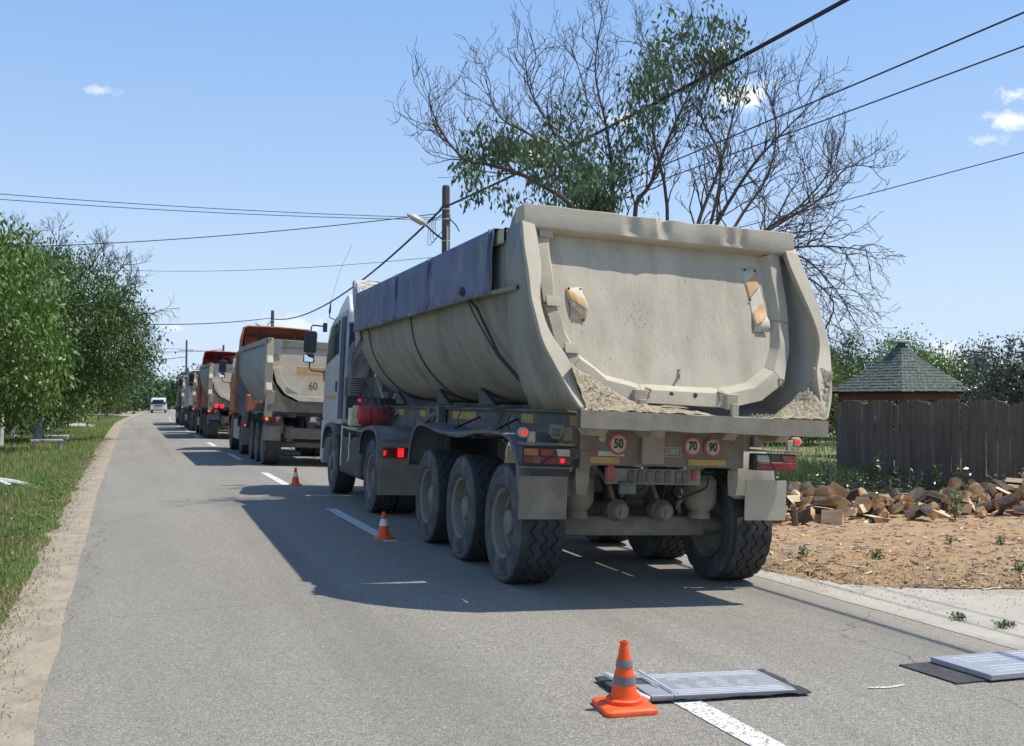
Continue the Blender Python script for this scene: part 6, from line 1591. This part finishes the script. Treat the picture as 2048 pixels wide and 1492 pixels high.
def wire(label, a, b, sag, r, n=26, name='overhead_wire'):
    a, b = Vector(a), Vector(b); pts = [a.lerp(b, i / n) - Vector((0, 0, sag * 4 * (i / n) * (1 - i / n))) for i in range(n + 1)]
    o = MB().tube(pts, r, 5).build(name, 'wire', smooth=True); return tag(o, label, 'wire', 'overhead wires')


NP = (8.9, -16.0)
wire('thick twisted overhead cable rising from the near pole to the top right corner', (8.8, 28.5, 7.35), (8.75, -16, 7.55), .62, .034)
w_ = wire('thick sagging cable between the near pole and the second lamp pole', (8.7, 28.6, 7.3), (9.5, 73.3, 7.4), 1.05, .036)
wire('thin overhead wire crossing behind the tree towards the upper right edge', (8.9, 28.5, 5.95), (8.9, -16, 5.75), .16, .012)
wire('lower thin overhead wire crossing behind the tree towards the right edge', (8.9, 28.5, 5.9), (9.25, -16, 5.25), .2, .010)
wire('lowest thin wire leaving the tree at mid height on the right edge', (8.95, 28.5, 4.6), (19, 7, 7.2), .15, .010)
wire('upper of two parallel wires running left from the near pole to the left edge', (8.6, 28.5, 6.98), (-22, 31, 8.4), .55, .010)
wire('lower of two parallel wires running left from the near pole to the left edge', (8.6, 28.5, 6.92), (-22, 31, 8.3), .62, .010)
wire('wire from the lamp on the near pole down into the left walnut trees', (8.5, 28.5, 7.1), (-6.5, 38, 6.6), .25, .014)
wire('thin slack wire from the middle of the near pole to the twiggy walnut', (8.7, 28.6, 5.85), (-3.5, 46, 7.2), .35, .008)
wire('thin wire slanting down from the near pole behind the tarpaulin', (8.7, 28.7, 5.85), (11.5, 60, 5.2), .4, .008)
wire('cable from the second lamp pole across the road to the left trees', (9.4, 73.3, 7.45), (-2.5, 60, 5.9), .3, .030)
wire('cable between the second and third lamp poles', (9.5, 73.3, 7.3), (10.3, 123.3, 7.4), 1.1, .03)
wire('wire from the third pole crossing the road to the left', (10.3, 123.3, 7.5), (-6, 108, 6.9), .4, .03)
wire('thick far cable crossing the road below the crossarm pole', (7.3, 147, 7.6), (-9, 128, 6.4), .5, .045)
wire('higher far wire running left from the crossarm pole', (7.3, 147, 8.7), (-12, 128, 8.9), .3, .02)
wire('faint wire from the crossarm pole towards the third pole', (7.6, 147, 8.7), (10.3, 123.3, 7.7), .3, .02)
wire('low faint wire crossing the road beyond the crossarm pole', (12, 183, 6.6), (-9, 190, 5.2), .5, .03)
wire('lowest faint wire crossing the road far away', (12, 200, 5.6), (-9, 210, 4.6), .5, .03)

# ------------------------------------------------------------------ white van driving away
van = empty('parked_van', (3.15, 126.3, lane_z(2, 0) + .012), (0, 0, R(-3)), label='small white van seen from behind far down the road', cat='van')
pf = [(0, .35), (-.02, .75), (.02, 1.0), (.16, 1.55), (.24, 1.74), (.5, 1.80), (2.2, 1.80), (2.7, 1.70), (3.3, 1.12), (4.15, .95), (4.25, .45), (4.1, .3), (.2, .3)]
rows = []
for (s_, k_) in ((-.88, 0), (-.84, 1), (.84, 1), (.88, 0)): rows.append([(s_ * (1 - .12 * max(0, (z - 1.0))), y_, z - (0 if k_ else .02 * (z > 1.5))) for y_, z in pf])
m = MB().loft(rows, closed=False)
k = len(pf); m.f += [tuple(range(k)), tuple(range(3 * k, 4 * k))[::-1]]; m.m += [0, 0]
for i in range(3): m.f.append((i * k + k - 1, i * k, (i + 1) * k, (i + 1) * k + k - 1)); m.m.append(0)
m.build('body', 'van_white', van, bevel=.03, smooth=True)
MB().prism([(-.68, 1.05), (.68, 1.05), (.60, 1.56), (-.60, 1.56)], -.03, .12, 'y').build('rear_window', 'glass', van)
MB().box(-.45, .45, -.045, 0, .78, .90).build('plate_recess', 'plastic', van); MB().box(-.26, .26, -.055, -.02, .60, .70).build('number_plate', 'limewash', van)
MB().box(-.80, .80, -.04, .03, .30, .36).build('bumper', 'plastic', van)
for s_ in (-1, 1):
    MB().box(min(s_ * .86, s_ * .70), max(s_ * .86, s_ * .70), -.02, .12, .98, 1.30).build('tail_light', 'lamp_red', van, bevel=.02)
    MB().tube([(s_ * .70, .4, 1.86), (s_ * .70, 2.4, 1.86)], .025, 6).build('roof_rail', 'plastic', van)
    MB().prism([(.55, 1.12), (.62, 1.58), (2.3, 1.60), (3.0, 1.15)], s_ * .872, s_ * .86).build('side_window', 'glass', van)
    for y_ in (.75, 3.4): MB().lathe([(0, -.09), (.30, -.09), (.31, 0), (.30, .09), (0, .09)], 20, 'x', (s_ * .78, y_, .31)).build('wheel', 'tread', van)
